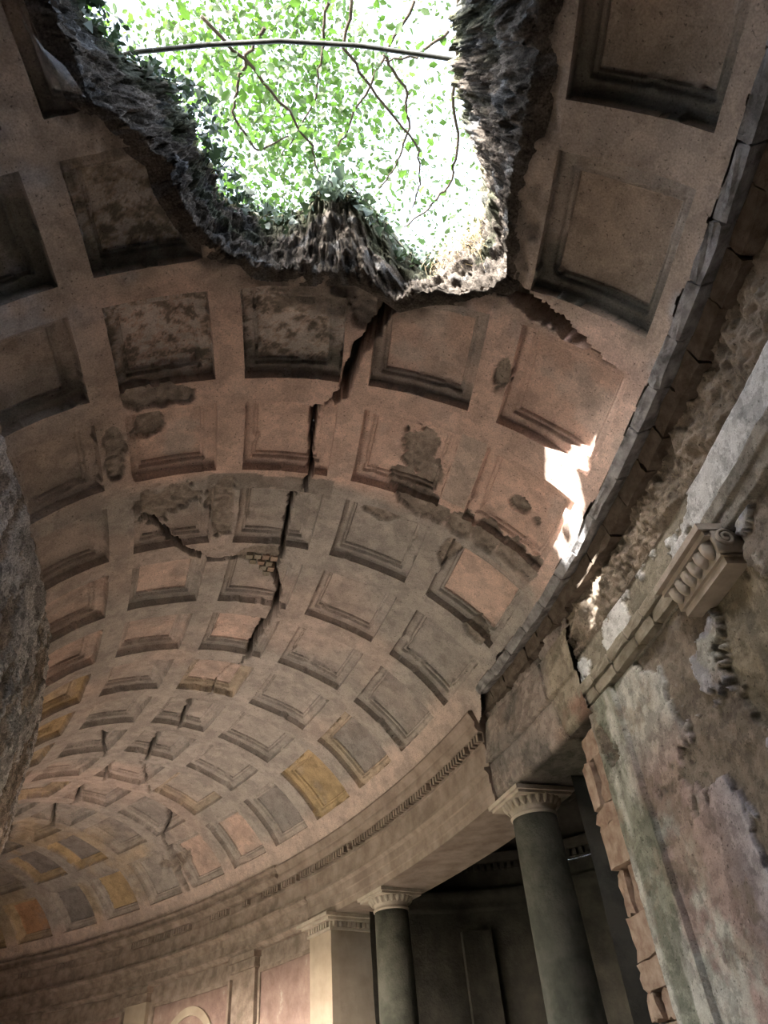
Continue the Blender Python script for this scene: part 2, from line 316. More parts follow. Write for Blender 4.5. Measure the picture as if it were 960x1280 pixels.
def vault_field(I, PH, near):
    """depth and pigment of the vault's face at every (bay, angle)"""
    u = I * MU; v = PH * MV
    warp = (fbm(u, v, 9, 3, 1) - .5) * .006
    n_ = np.round(I - .02); ti = np.minimum(I - (n_ + ROW0), (n_ + ROW1) - I) * .37
    tp = np.full(I.shape, -1.0); bi = np.full(I.shape, -1)
    for k, (a, b) in enumerate(BANDS):
        q = np.minimum(PH - a, b - PH) * D2R * arc_len((a + b) / 2); m = q > tp; tp = np.where(m, q, tp); bi = np.where(m, k, bi)
    t = np.minimum(ti, tp); inside = t > 0
    chip = sstep(.62, .80, fbm(u, v, 26, 4, 3)) * .008
    te = t - np.where(t < .05, chip, 0) + warp * (t > .0019) * (t < .041) * .3
    te = np.where(t <= 0, -1, te)
    d = np.interp(te, PT, PD)
    panel = t > .0424
    rub = np.zeros(I.shape); dep = np.zeros(I.shape); gap = np.zeros(I.shape); dark = np.zeros(I.shape)
    # lost stucco
    for (si, sp, a, b) in SPALLS:
        x = (I - si) * MU; y = (PH - sp) * MV
        near_m = (np.abs(x) < .25) & (np.abs(y) < .25)
        if not near_m.any(): continue
        e = np.sqrt((y / a / 1.12) ** 2 + (x / b / 1.12) ** 2) + (fbm(u, v, 24, 6, 5, .62) - .5) * 1.3
        m = sstep(1.03, .97, e) * near_m
        rub = np.maximum(rub, m)
    dep = dep + rub * (.010 + .016 * (fbm(u, v, 60, 4, 6) - .3))
    dark = np.maximum(dark, rub)
    # cracks
    jx = (fbm(u, v, 34, 5, 2, .65) - .5) * .045; jy = (fbm(u, v, 34, 5, 4, .65) - .5) * .045
    win = sstep(.02, .12, np.abs(I - 6.52)) * sstep(.02, .12, np.abs(I + 3.48)) + 1e-4
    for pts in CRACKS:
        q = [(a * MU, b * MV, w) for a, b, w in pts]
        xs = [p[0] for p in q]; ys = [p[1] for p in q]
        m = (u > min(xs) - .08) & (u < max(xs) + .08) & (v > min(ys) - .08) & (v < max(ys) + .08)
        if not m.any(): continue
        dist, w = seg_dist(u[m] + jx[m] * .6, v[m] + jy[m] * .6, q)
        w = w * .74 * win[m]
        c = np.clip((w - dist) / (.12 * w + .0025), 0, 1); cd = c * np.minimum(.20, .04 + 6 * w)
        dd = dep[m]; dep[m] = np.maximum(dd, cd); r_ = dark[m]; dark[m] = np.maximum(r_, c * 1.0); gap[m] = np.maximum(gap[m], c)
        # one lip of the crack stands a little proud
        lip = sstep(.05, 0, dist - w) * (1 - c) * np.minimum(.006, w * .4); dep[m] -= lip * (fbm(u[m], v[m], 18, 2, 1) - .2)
    # rough core round the hole
    hx = [((h[0]) * MU, h[1] * MV, 0.0) for h in HIN + HIN[:1]]
    hd = np.full(I.shape, 9.0); m = (I < .9) & (PH > 38) & (PH < 128)
    if m.any():
        hd[m], _ = seg_dist(u[m], v[m], hx)
    core = sstep(.075, .03, hd + (fbm(u, v, 14, 4, 7) - .5) * .10)
    core = np.maximum(core, sstep(.15, .07, np.hypot((I + .30) * MU * 1.2, (PH - 80) * MV * .62) + (fbm(u, v, 14, 4, 7) - .5) * .09))
    dep = dep + core * (.006 + .03 * (fbm(u, v, 34, 5, 2) - .35)); d = d * (1 - .65 * core)
    d = d + dep + (fbm(u, v, 5, 3, 0) - .5) * .010 + (fbm(u, v, 55, 3, 6) - .5) * .0022
    # ---- pigment
    big = fbm(u, v, 3.2, 5, 2); mid = fbm(u, v, 9, 5, 5); fine = fbm(u, v, 30, 4, 1)
    pk = sstep(1.62, 1.40, I + (mid - .5) * .25) * sstep(-.75, -.3, I + (mid - .5) * .5) * (1 - .75 * sstep(118, 132, PH))
    col = lerp(np.broadcast_to(C_GREY, I.shape + (3,)), C_BROWN, sstep(-.1, -.6, I + (mid - .5) * .5))
    col = lerp(col, C_PINK, pk)
    col = lerp(col, C_BROWN, (1 - pk) * sstep(1.5, .8, I) * .7)
    col = lerp(col, C_OCHRE, .55 * sstep(9.4, 11.2, I + (mid - .5) * 3) * sstep(.42, .6, big))
    col = lerp(col, C_PINK * .9, .35 * sstep(.5, .7, fbm(u, v, 2.1, 3, 7)) * (I > 1.6))
    col = lerp(col, C_PINK, .55 * sstep(36, 26, PH) * sstep(2.5, 3.5, I))
    for (n, k), (cf, wf, cp, wp) in TINT.items():
        m = (n_ == n) & (bi == k) & inside
        if not m.any(): continue
        c = col[m]; pm = panel[m]; mm = sstep(.25, .5, mid[m])
        c = np.where(pm[:, None], lerp(c, cp, np.clip(wp * (.65 + .5 * mm), 0, 1)), lerp(c, cf, np.clip(wf * (.6 + .6 * mm), 0, 1)))
        col[m] = c
    # pale lime blooms, bluish salts, grey mortar repairs
    col = lerp(col, C_WHITE, .5 * sstep(.60, .74, fbm(u, v, 6.3, 5, 3)) * (I < 1.5) * (.4 + .6 * panel))
    col = lerp(col, C_BLUE * 1.1, .7 * sstep(.57, .68, fbm(u, v, 4.1, 4, 6)) * sstep(.0, -.5, I))
    rep = ((np.abs(I - 1.55) < .10 + (mid - .5) * .1) & (np.abs(PH - 94) < 13 + (mid - .5) * 4)) * .85
    col = lerp(col, np.array([.27, .245, .225]), rep)
    rep2 = ((np.abs(I - .95) < .34) & (np.abs(PH - 53.3) < 3.0)) * .75
    col = lerp(col, np.array([.55, .47, .42]), rep2)
    sp_ = fbm(u, v, 42, 5, 6, .72); old = sstep(.45, .25, I + (mid - .5) * .4) * sstep(-1.6, -.9, I) * (PH > 79) * (PH < 128) * inside
    col = lerp(col, np.array([.66, .62, .60]), .75 * old * sstep(.50, .57, sp_)); col = lerp(col, C_MOULD_SHADE, .7 * old * sstep(.46, .40, sp_))
    # mould plus painted shade on the upper coffers' mouldings, heaviest on the far side
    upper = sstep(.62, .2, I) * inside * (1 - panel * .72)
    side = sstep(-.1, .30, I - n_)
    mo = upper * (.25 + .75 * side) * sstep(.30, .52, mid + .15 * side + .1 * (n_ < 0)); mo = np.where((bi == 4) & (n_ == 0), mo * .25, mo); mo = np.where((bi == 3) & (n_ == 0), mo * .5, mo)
    col = lerp(col, C_MOULD_SHADE, np.clip(mo * .85, 0, 1))
    col = lerp(col, C_MOULD_SHADE * 1.9, .05 * inside * (~panel) * (I > 1.5) * sstep(.38, .6, mid))
    # random mottling over the whole face
    col = col * (.80 + .40 * fine)[..., None] * (.86 + .28 * mid)[..., None]
    col = lerp(col, C_RUB * (.5 + fbm(u, v, 70, 3, 2))[..., None], np.clip(dark, 0, 1) * .95)
    col = lerp(col, C_RUB * (.30 + .8 * fbm(u, v, 40, 4, 2))[..., None], core * .95)
    col = lerp(col, C_RUB * .22, gap * .95)  # crack depths darkened, their shade put into the colour
    return d, col

def edge_lo(i):       # ragged lower edge of the stucco on the outer side
    i = np.asarray(i, float)
    e = 23.3 + 1.6 * (vnoise(i * 5.0, i * 0 + 3.3, 1) - .5) + 1.2 * (vnoise(i * 17.0, i * 0 + 1.3, 2) - .5)
    return np.where(i < 2.75, e, e + (15.0 - e) * sstep(2.75, 3.1, i))
def edge_hi(i):
    i = np.asarray(i, float)
    return 148.6 + 2.0 * (vnoise(i * 4.0, i * 0 + 7.7, 3) - .5) + 1.6 * (vnoise(i * 15.0, i * 0 + 5.5, 4) - .5)

ceiling_parts = []; coffer_list = []
TLC = [0, .0018, .0105, .0295, .0315, .0375, .0425]
for (ilo, ihi, n_in, n_rib, p_in, p_rib, tl) in ((-8.48, -3.43, 8, 4, 9, 3, TLC), (-3.48, 6.52, 36, 14, 38, 13, TL), (6.47, 18.5, 20, 9, 24, 8, TL)):
    rows = [n for n in range(-9, 19) if ilo - .01 <= n + ROW0 and n + ROW1 <= ihi + .01]
    il, ib = axis_lines([(n + ROW0, n + ROW1, .37) for n in rows], ilo, ihi, .23, n_in, n_rib, tl)
    pcells = [(a, b, D2R * arc_len((a + b) / 2)) for a, b in BANDS[::-1]]
    pl, pb = axis_lines(pcells, 14.0, 151.0, 5.5, p_in, p_rib, tl)
    I, PH = np.meshgrid(il, pl, indexing='ij')
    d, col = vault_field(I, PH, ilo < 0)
    if ilo != -3.48: d = d + .002 * (np.minimum(np.abs(I - 6.47), np.abs(I + 3.43)) < .07)
    V = vault(I, PH, d)
    ic = (il[:-1] + il[1:])[:, None] / 2 + 0 * pl[None, :-1]; pc = (pl[:-1] + pl[1:])[None, :] / 2 + 0 * il[:-1, None]
    keep = (pc > edge_lo(ic)) & (pc < edge_hi(ic))
    if ilo == -3.48:
        jx = (fbm(ic * MU, pc * MV, 18, 4, 2) - .5) * .12; jy = (fbm(ic * MU, pc * MV, 18, 4, 5) - .5) * 5
        keep &= ~in_poly(ic + jx, pc + jy, HIN)
    Vf = V.reshape(-1, 3); cf = col.reshape(-1, 3); nb = len(pl)
    ribs = keep.copy()
    for r, n in enumerate(rows):
        for k in range(5):
            a0, a1, a2, a3 = ib[r]; b0, b1, b2, b3 = pb[4 - k]
            ribs[a0:a3, b0:b3] = False
            fr = np.zeros_like(keep); fr[a0:a3, b0:b3] = keep[a0:a3, b0:b3]; fr[a1:a2, b1:b2] = False
            pn = np.zeros_like(keep); pn[a1:a2, b1:b2] = keep[a1:a2, b1:b2]
            coffer_list.append((n, k, fr, pn, Vf, cf, nb, len(il)))
    F = grid_faces(len(il), nb, ribs); ceiling_parts.append(compact(Vf, F, cf))
V = np.concatenate([p[0] for p in ceiling_parts]); offs = np.cumsum([0] + [len(p[0]) for p in ceiling_parts])
F = np.concatenate([p[1] + o_ for p, o_ in zip(ceiling_parts, offs)]); c = np.concatenate([p[2] for p in ceiling_parts])
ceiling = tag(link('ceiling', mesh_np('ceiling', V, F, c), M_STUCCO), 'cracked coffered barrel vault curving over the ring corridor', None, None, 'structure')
for (n, k, fr, pn, Vf, cf, nb, na) in coffer_list:
    if fr.sum() < 12: continue
    a_ = np.where(fr.any(1))[0]; 
    idx = np.nonzero(fr.ravel())[0]; aa, bb = idx // (nb - 1), idx % (nb - 1)
    F = np.stack([aa * nb + bb, aa * nb + bb + 1, (aa + 1) * nb + bb + 1, (aa + 1) * nb + bb], -1)
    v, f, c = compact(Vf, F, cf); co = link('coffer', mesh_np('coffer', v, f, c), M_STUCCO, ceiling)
    tn = TINT.get((n, k))
    if tn is not None and tn[0] is C_OCHRE and tn[1] > .8: co['label'] = 'coffer stained ochre yellow'
    if (n, k) == (2, 4): co['label'] = 'coffer with a smooth pale pink panel'
    if (n, k) == (0, 2): co['label'] = 'coffer with peeling blackened mouldings beside the crack'
    if pn.sum() < 6: continue
    idx = np.nonzero(pn.ravel())[0]; aa, bb = idx // (nb - 1), idx % (nb - 1)
    F = np.stack([aa * nb + bb, aa * nb + bb + 1, (aa + 1) * nb + bb + 1, (aa + 1) * nb + bb], -1)
    v, f, c = compact(Vf, F, cf); link('coffer_panel', mesh_np('coffer_panel', v, f, c), M_STUCCO, co)

# broken thickness of the vault round the hole, and the earth on top of it
HC = (-1.5, 86.0); TH = 0.17
def polar(poly, ang):
    out = np.zeros(len(ang)); q = [((a - HC[0]) * MU, (b - HC[1]) * MV) for a, b in poly]
    for (x0, y0), (x1, y1) in zip(q, q[1:] + q[:1]):
        dx, dy = x1 - x0, y1 - y0; c, s = np.cos(ang), np.sin(ang)
        den = c * dy - s * dx; den = np.where(np.abs(den) < 1e-9, 1e-9, den)
        t = (x0 * dy - y0 * dx) / den; w = (x0 * s - y0 * c) / den
        ok = (t > 0) & (w >= -1e-6) & (w <= 1 + 1e-6); out = np.where(ok, np.maximum(out, t), out)
    return out
NA = 1000; ang = np.linspace(0, 2 * math.pi, NA, endpoint=False)
an = (ang - math.pi) % (2 * math.pi)            # noise seam on the hidden side
rin = polar(HIN, ang); rtop = polar(HSKY, ang)
prof = [(-.10, .012)] + [(k / 44, None) for k in range(45)] + [(1.1, TH + .02), (1.9, TH + .05), (4.5, TH + .06)]
rv = []; rcol = []
for s_, fd in prof:
    if fd is None or s_ > 1:
        sh = s_ ** 0.8 if s_ <= 1 else 1
        if s_ <= 1: rad = rin * (1 - sh) + rtop * sh; dd = -.002 + (TH + .002) * s_ + 0 * ang
        else: rad = rtop + (s_ - 1) * .12; dd = fd + 0 * ang
    else: rad = rin + .045; dd = fd + 0 * ang
    amp = .030 if -.01 < s_ <= 1 else .006
    nz = fbm(an * 7.0 + 3, s_ * 2.2 + 0 * ang, 1.4, 5, 3) - .5; nz2 = fbm(an * 22, s_ * 5 + 0 * ang, 1.0, 4, 6) - .5
    wrap = sstep(0, .3, an) * sstep(2 * math.pi, 2 * math.pi - .3, an)
    nz3 = np.abs(fbm(an * 48, s_ * 11 + 0 * ang, 1.0, 5, 2, .6) - .5) * 2 - .3
    step = (np.floor(s_ * 5 + nz * 2.5) - s_ * 5) * (0 < s_ <= 1)                       # ledges of the rubble courses
    rad = rad + ((nz * 1.3 + nz2 * 1.3 + nz3 * .9) * amp * 1.1 - step * .012) * wrap * (1 if s_ > 0 else .4)
    dd = dd + (nz2 * .04 + nz * .03) * (s_ > .05) * wrap * (s_ < 1.5)
    i_ = HC[0] + rad * np.cos(ang) / MU; p_ = HC[1] + rad * np.sin(ang) / MV
    rv.append(vault(i_, p_, dd))
    base = np.array([.105, .09, .078]) if s_ < .9 else np.array([.20, .19, .12])
    g_ = fbm(an * 9, s_ * 6 + 0 * ang, 1.5, 4, 1)
    cc = base[None] * (.45 + 1.1 * g_)[:, None]; cc = lerp(cc, np.array([.14, .15, .165]), .6 * sstep(.55, .7, fbm(an * 5, s_ * 3 + 0 * ang, 2, 3, 4)))
    cc = lerp(cc, np.array([.07, .08, .05]), .7 * sstep(.45, .65, fbm(an * 4, s_ * 2 + 0 * ang, 1.5, 3, 7)) * (s_ > .4))
    rcol.append(cc)
RV = np.array(rv); 
link('broken_edge', mesh_np('broken_edge', RV.reshape(-1, 3), grid_faces(len(prof), NA, None, True), np.array(rcol).reshape(-1, 3)), M_RUBBLE, ceiling)['label'] = 'ragged rubble core round the hole in the vault'

# small exposed bricks beside the main crack
k = 0
for r in range(4):
    for q in range(4):
        i0 = 2.60 + r * .085; p0 = 88.9 + q * 2.0 + (r % 2) * .8
        if p0 > 96.4 - r * 2.0: continue
        c8 = [vault(np.array(i0 + a), np.array(p0 + b), np.array(dz)) for dz in (.03, .001 + .006 * random.random()) for a, b in ((0, 0), (.07, 0), (.07, 1.7), (0, 1.7))]
        rough_block('brick', c8, M_BRICKPINK if random.random() < .3 else M_TUFA, ceiling, .003, .2, 100 + k, 1); k += 1

# ------------------------------------------------------------------ floor and ground
def slab(name, pts, z, mat):
    m = MB(); m.add([(x, y, z) for x, y in pts], [tuple(range(len(pts)))]); return m.build(name, mat)
tag(slab('ground', [(-120, -120), (120, -120), (120, 120), (-120, 120)], EYE + FLOOR * S - .04, M_GRASS), 'garden grass round the ruin', None, None, 'structure')
fi = np.linspace(-8, 19, 109); fo = np.linspace(-1.0, 1.2, 10)
FI, FO = np.meshgrid(fi, fo, indexing='ij')
tag(link('floor', mesh_np('floor', P(FI, FO, FLOOR + .004 * fbm(FI, FO, 4, 3, 1)).reshape(-1, 3), grid_faces(len(fi), len(fo))), M_FLOOR), 'damp earth floor of the curved corridor', None, None, 'structure')

gi_ = np.linspace(-12, 22, 120); go_ = np.linspace(-2.1, -.98, 6); GI, GO = np.meshgrid(gi_, go_, indexing='ij')  # gravel strip added outside the openings to bounce sun onto the vault
tag(link('bounce_path', mesh_np('bounce_path', P(GI, GO, FLOOR - .002 + .003 * fbm(GI, GO, 4, 3, 2)).reshape(-1, 3), grid_faces(len(gi_), len(go_))), M_EARTH), 'pale gravel strip added along the open inner side to bounce sun', None, None, 'structure')

def resample(poly, step):
    """polyline of (o, z) -> dense points and the corner each came from"""
    out = []; seg = []
    for k, ((o0, z0), (o1, z1)) in enumerate(zip(poly[:-1], poly[1:])):
        n = max(1, int(math.ceil(math.hypot(o1 - o0, z1 - z0) / step)))
        for q in range(n): out.append((o0 + (o1 - o0) * q / n, z0 + (z1 - z0) * q / n)); seg.append(k)
    out.append(poly[-1]); seg.append(len(poly) - 2)
    return np.array(out), np.array(seg)

# ------------------------------------------------------------------ outer wall beside the camera (lost cornice, bare core, flaking plaster)
R_PROF = [(.800, 1.36), (.845, 1.275), (.862, 1.205), (.868, 1.075), (.874, 1.07), (.876, .978), (.852, .970), (.855, .940), (.862, .937), (.865, .908), (.883, .902), (.885, .88), (.885, FLOOR)]
pr, sg = resample(R_PROF, .004)
wi = np.concatenate([np.linspace(-8.5, -2.0, 60, endpoint=False), np.linspace(-2.0, 1.66, 420)])
WI, WK = np.meshgrid(wi, np.arange(len(pr)), indexing='ij')
WO, WZ = pr[WK, 0], pr[WK, 1]; SG = sg[WK]
u = WI * .435; v = WZ
n1 = fbm(u, v, 3.5, 7, 1, .6); n2 = fbm(u, v, 11, 6, 3, .6); n3 = fbm(u, v, 42, 4, 5, .6); n4 = fbm(u, v, 7, 6, 6, .6)
wall_face = WZ < .903
# plaster still on the wall: proud sheets with torn edges
pl_lo = sstep(.475, .485, fbm(u, v * .8, 8.0, 8, 2, .6) + .10 * sstep(.45, .1, WZ) - .06 * sstep(.2, .7, WZ) + .25 * sstep(.85, 1.10, WI))
strip = (WI > 1.33) & (WI < 1.70) & wall_face                       # pilaster strip at the jamb
lost = wall_face * sstep(.245, .235, np.hypot((WI - .02) * .435 * 1.5, (WZ - .70) * .9) + (n2 - .5) * .26 + .05)     # bare streaky core under the capital
pl_lo = pl_lo * (1 - lost)
up_pl = sstep(.50, .51, fbm(u, v, 6, 7, 4, .6) + .20 * sstep(-.1, -.5, WI) - .09 * sstep(-.3, .1, WI))                                   # white fascia plaster, mostly towards the camera
depth = np.zeros(WI.shape)                                                                                # + = towards the corridor
depth += wall_face * (pl_lo * .012 + (1 - pl_lo) * (n2 - .5) * .030 + (n3 - .5) * .006)
depth += wall_face * strip * .014 - wall_face * lost * (.012 + .02 * (fbm(u * 2.5, v * .6, 9, 4, 2) - .5))
core = (SG == 1) | (SG == 2); depth += core * ((n2 - .5) * .050 + (n3 - .5) * .034)
fas = (SG == 4); depth += fas * (up_pl * .008 + (n2 - .5) * .008 + (n3 - .5) * .003)
mould = (SG >= 5) & (SG <= 9); depth += mould * ((n2 - .5) * .012 + (n3 - .5) * .006)
depth -= (SG >= 5) * (SG <= 9) * sstep(.40, .50, WI) * .014                         # room for the separate blocks
depth -= (SG <= 1) * .01
col = np.broadcast_to(np.array([.25, .21, .175]), WI.shape + (3,)).copy()
col = lerp(col, np.array([.26, .21, .16]), core * n4)
plc = lerp(np.broadcast_to(np.array([.52, .51, .47]), WI.shape + (3,)), np.array([.41, .31, .285]), sstep(.45, .55, n1) * sstep(.80, .6, WZ) * sstep(1.45, 1.30, WI))
plc = lerp(plc, np.array([.44, .44, .50]), .8 * sstep(.46, .52, n4) * sstep(1.0, .5, WI))
plc = lerp(plc, np.array([.20, .21, .16]), .8 * strip * sstep(.40, .56, fbm(u * 3, v * .8, 5, 4, 3)))
plc = lerp(plc, np.array([.30, .24, .19]), .6 * sstep(.55, .7, n2))
col = lerp(col, plc, wall_face * pl_lo)
col = lerp(col, np.array([.31, .265, .20]) * (.5 + n2)[..., None], lost)
col = lerp(col, np.array([.66, .66, .66]), fas * up_pl); col = lerp(col, np.array([.30, .27, .22]), fas * (1 - up_pl))
col = lerp(col, np.array([.36, .33, .29]), mould * .9)
col = col * (.70 + .6 * n3)[..., None]
V = P(WI, WO - depth, WZ)
wall_right = tag(link('wall_right', mesh_np('wall_right', V.reshape(-1, 3), grid_faces(len(wi), len(pr)), col.reshape(-1, 3)), M_WALL), 'decayed outer wall with flaking pink and grey plaster', None, None, 'structure')
# its broken end towards the columns
m = MB()
for (a, b, o0, o1, z0, z1) in ((1.60, 1.78, .95, 1.30, FLOOR, .88),):
    m.box(a, b, o0, o1, z0, z1)
link('jamb_core', m.build('jamb_core', M_EXEDRA, wall_right).data, None) if False else m.build('jamb_core', M_EXEDRA, wall_right)
# lintel core over the first gap
pr2, sg2 = resample([(.800, 1.36), (.845, 1.275), (.858, 1.17), (.85, 1.165), (.835, 1.02), (.842, 1.015), (.848, .90), (.86, .885), (1.10, .88)], .0055)
wi2 = np.linspace(1.60, 3.12, 150)
WI, WK = np.meshgrid(wi2, np.arange(len(pr2)), indexing='ij'); WO, WZ = pr2[WK, 0], pr2[WK, 1]; SG = sg2[WK]
u = WI * .44; v = WZ + WO
n2 = fbm(u, v, 9, 5, 2); n3 = fbm(u, v, 45, 4, 4)
rough = np.where(SG <= 1, 1.0, .35) * (SG >= 1)
depth = rough * ((n2 - .5) * .045 + (n3 - .5) * .02) + sstep(2.1, 2.9, WI) * (SG >= 2) * (SG < 7) * .012
joint = (np.abs(WI - 2.02 - (WZ - 1.0) * .5) < .012) | ((np.abs(WZ - 1.015) < .004) & (WI > 1.9)); depth = depth - joint * .012
col = lerp(np.broadcast_to(np.array([.25, .22, .205]), WI.shape + (3,)), np.array([.36, .30, .27]), sstep(.4, .6, n2))
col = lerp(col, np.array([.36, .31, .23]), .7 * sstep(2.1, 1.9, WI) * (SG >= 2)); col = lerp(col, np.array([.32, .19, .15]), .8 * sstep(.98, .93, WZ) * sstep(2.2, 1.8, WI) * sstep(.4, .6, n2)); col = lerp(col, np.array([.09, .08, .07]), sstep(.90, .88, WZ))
col = col * (.7 + .6 * n3)[..., None]
V = P(WI, WO - depth * (SG < 7), WZ - depth * (SG == 7) * .5)
link('lintel_core', mesh_np('lintel_core', V.reshape(-1, 3), grid_faces(len(wi2), len(pr2)), col.reshape(-1, 3)), M_WALL, wall_right)['label'] = 'bare grey masonry over the gap next to the columns'
MB().box(1.60, 3.12, 1.05, 1.12, .88, 1.5).build('lintel_back', M_EXEDRA, wall_right)
# course of edge stones under the broken stucco and the bricks behind it
x = -2.9; k = 0
while x < 2.75:
    w = .27 + .10 * random.random(); j = .004 * random.random(); dz = .004 * (random.random() - .5)
    sec = [(.776 - j, 1.252 + dz), (.792 - j, 1.228 + dz), (.836, 1.247), (.832, 1.268)]
    ring_block('edge_stone', x + .002, x + w - .002, sec, M_STONE, wall_right, .0045, .05, 300 + k, 3); x += w; k += 1
x = -3.0; k = 0
while x < 2.95:
    w = .21 + .09 * random.random(); q = .004 * random.random()
    sec = [(.826 - q, 1.246), (.836 - q, 1.205 - .012 * random.random()), (.90, 1.20), (.90, 1.25)]
    ring_block('brick', x + .006, x + w - .002, sec, M_BRICK, wall_right, .006, .03, 500 + k, 3); x += w; k += 1
# moulded blocks of the stripped architrave
for row, (o0, z0, z1) in enumerate(((.840, .9405, .968), (.851, .909, .9375))):
    x = .48 - .06 * row; k = 0
    while x < 1.60:
        w = .22 + .10 * random.random(); 
        ring_block('architrave_block', x + .004, min(x + w, 1.66) - .004, [(o0, z1), (o0 + .004, z0), (.90, z0), (.90, z1)], M_TUFA, wall_right, .003, .10, 700 + row * 20 + k, 3); x += w; k += 1
# broken brick edge of the jamb
z = .872; k = 0
while z > FLOOR:
    h = .045 + .085 * random.random() ** 1.5; q = .03 * (random.random() - .3)
    a0_ = 1.64 + q * .5; a1_ = 1.97 + q
    if k % 3 == 1:
        mid_ = a0_ + (a1_ - a0_) * (.35 + .3 * random.random())
        spans = ((a0_, mid_), (mid_ + .01, a1_))
    else: spans = ((a0_, a1_),)
    for t_, (p0, p1) in enumerate(spans):
        oo = .866 + .008 * random.random() * (1 if k % 4 else 3)
        c8 = [P(p0, oo, z - h + .003), P(p1, oo + .012, z - h + .003), P(p1 + .05, .96, z - h + .003), P(p0, .96, z - h + .003), P(p0, oo, z), P(p1, oo + .012, z), P(p1 + .05, .96, z), P(p0, .96, z)]
        rough_block('brick', c8, M_BRICKPINK, wall_right, .009, .05, 900 + k * 3 + t_, 4)
    z -= h; k += 1
# pilaster capital left hanging on the wall
cap = empty('pilaster_capital', P(.08, .87, .84)); cap.parent = wall_right; cap['label'] = 'pale carved capital with a row of scallops and a small scroll'
CI0, CI1 = -.10, .36
def cap_part(name, mb, mat=M_CAPITAL, smooth=False):
    o = mb.build(name, mat, cap, smooth); o.matrix_parent_inverse = Matrix.Translation(cap.location).inverted(); return o
m = MB()
for (o0, z0, z1, e) in ((.808, .912, .928, .035), (.820, .900, .912, .02)): m.box(CI0 - e, CI1 + e, o0, .90, z0, z1)
cap_part('abacus', m)
cap_part('bell', MB().box(CI0, CI1, .842, .90, .855, .900)); cap_part('necking', MB().box(CI0 + .01, CI1 - .01, .850, .90, .838, .855))
m = MB()
for k in range(6):                                # scallops: half shells leaning out
    ic_ = CI0 + .05 + k * (CI1 - CI0 - .10) / 5; V = []; F = []
    for a in range(9):
        t = math.pi * a / 8
        for b in range(5):
            s_ = math.pi / 2 * b / 4
            rr = math.cos(s_) * .9 + .1
            V.append(P(ic_ + .040 * math.cos(t) * rr, .843 - .020 * math.sin(s_) - .003, .897 - .036 * math.sin(t) * rr))
    for a in range(8):
        for b in range(4): F.append((a * 5 + b, a * 5 + b + 1, (a + 1) * 5 + b + 1, (a + 1) * 5 + b))
    m.add(V, F)
cap_part('scallop_row', m, M_CAPITAL, True)
m = MB(); m.box(CI0 - .030, CI0 - .002, .835, .90, .86, .915)
pts = []
for a in range(26):
    t = a * .5; r_ = .022 * (1 - a / 30); pts.append(Vector(P(CI0 - .04, .858 + r_ * math.cos(t), .888 + r_ * math.sin(t))))
m.tube(pts, .014, 6); cap_part('scroll', m, M_CAPITAL, True)

# ------------------------------------------------------------------ outer entablature carried by the columns
trim_1 = tag(empty('trim_1', P(3.1, .82, .88)), 'curved entablature with dentils above the columns', None, None, 'structure')
def sweep(name, poly, i0, i1, step, mat, parent, amp=0.0, lo_amp=0.0, dense=None, erode=None, caps=True):
    pr_, _ = resample(poly, dense) if dense else (np.array(poly), None)
    ii = np.linspace(i0, i1, int((i1 - i0) / step) + 2)
    A, B = np.meshgrid(ii, np.arange(len(pr_)), indexing='ij'); O, Z = pr_[B, 0].copy(), pr_[B, 1].copy()
    nn = (fbm(A * .44, Z + O, 22, 4, 3) - .5) * amp + (fbm(A * .44, Z * .5, 4, 3, 5) - .5) * lo_amp
    if erode is not None: nn = nn + erode(A, O, Z)
    V = P(A, O + nn, Z + nn * .25)
    F = [tuple(f) for f in grid_faces(len(ii), len(pr_))]
    me = bpy.data.meshes.new(name); n = len(pr_)
    if caps: F += [tuple(range(n)), tuple((len(ii) - 1) * n + q for q in range(n))[::-1]]
    me.from_pydata([tuple(p) for p in V.reshape(-1, 3)], [], F); me.update()
    o = link(name, me, mat, parent)
    if parent is not None: o.matrix_parent_inverse = parent.matrix_basis.inverted()
    return o
I0 = 3.10
corn = [(.86, 1.225), (.784, 1.214), (.780, 1.204), (.786, 1.196), (.790, 1.190), (.796, 1.176), (.801, 1.172), (.801, 1.160), (.797, 1.158), (.800, 1.146), (.809, 1.136), (.826, 1.132), (.90, 1.132)]
sweep('cornice', corn, I0, 7.52, .06, M_ENTAB, trim_1, .004, .004)
def er(A, O, Z): return .7 * sstep(.805, .78, O) * (.004 + .022 * (fbm(A * .44, Z * 2, 9, 4, 1) - .35)) + (fbm(A * .44, Z, 35, 3, 2) - .5) * .004
corn2 = [(.86, 1.226), (.768, 1.216), (.766, 1.204), (.780, 1.197), (.793, 1.178), (.776, 1.173), (.775, 1.160), (.796, 1.150), (.807, 1.137), (.826, 1.132), (.90, 1.132)]
sweep('cornice', corn2, 7.52, 18.5, .06, M_ENTAB2, trim_1, .006, .005, .008, er)['label'] = 'crumbling stretch of the cornice'
m = MB(); x = I0 + .02; k = 0
while x < 14.5:
    w = .030
    if (x < 7.2 or fbm(np.array(x * 1.7), np.array(2.2), 1, 2, 3) > .44) and random.random() > (.02 if x < 7 else .15):
        m.box(x, x + w, .806, .84, 1.100 + .004 * random.random(), 1.129)
    x += .054; k += 1
dn = m.build('dentil_band', M_ENTAB, trim_1); dn.matrix_parent_inverse = trim_1.matrix_basis.inverted(); dn['kind'] = 'stuff'
sweep('frieze', [(.90, 1.132), (.828, 1.132), (.828, 1.094), (.819, 1.092), (.819, 1.086), (.826, 1.084), (.829, 1.004), (.90, 1.004)], I0, 7.6, .08, M_ENTAB, trim_1, .003, .006)
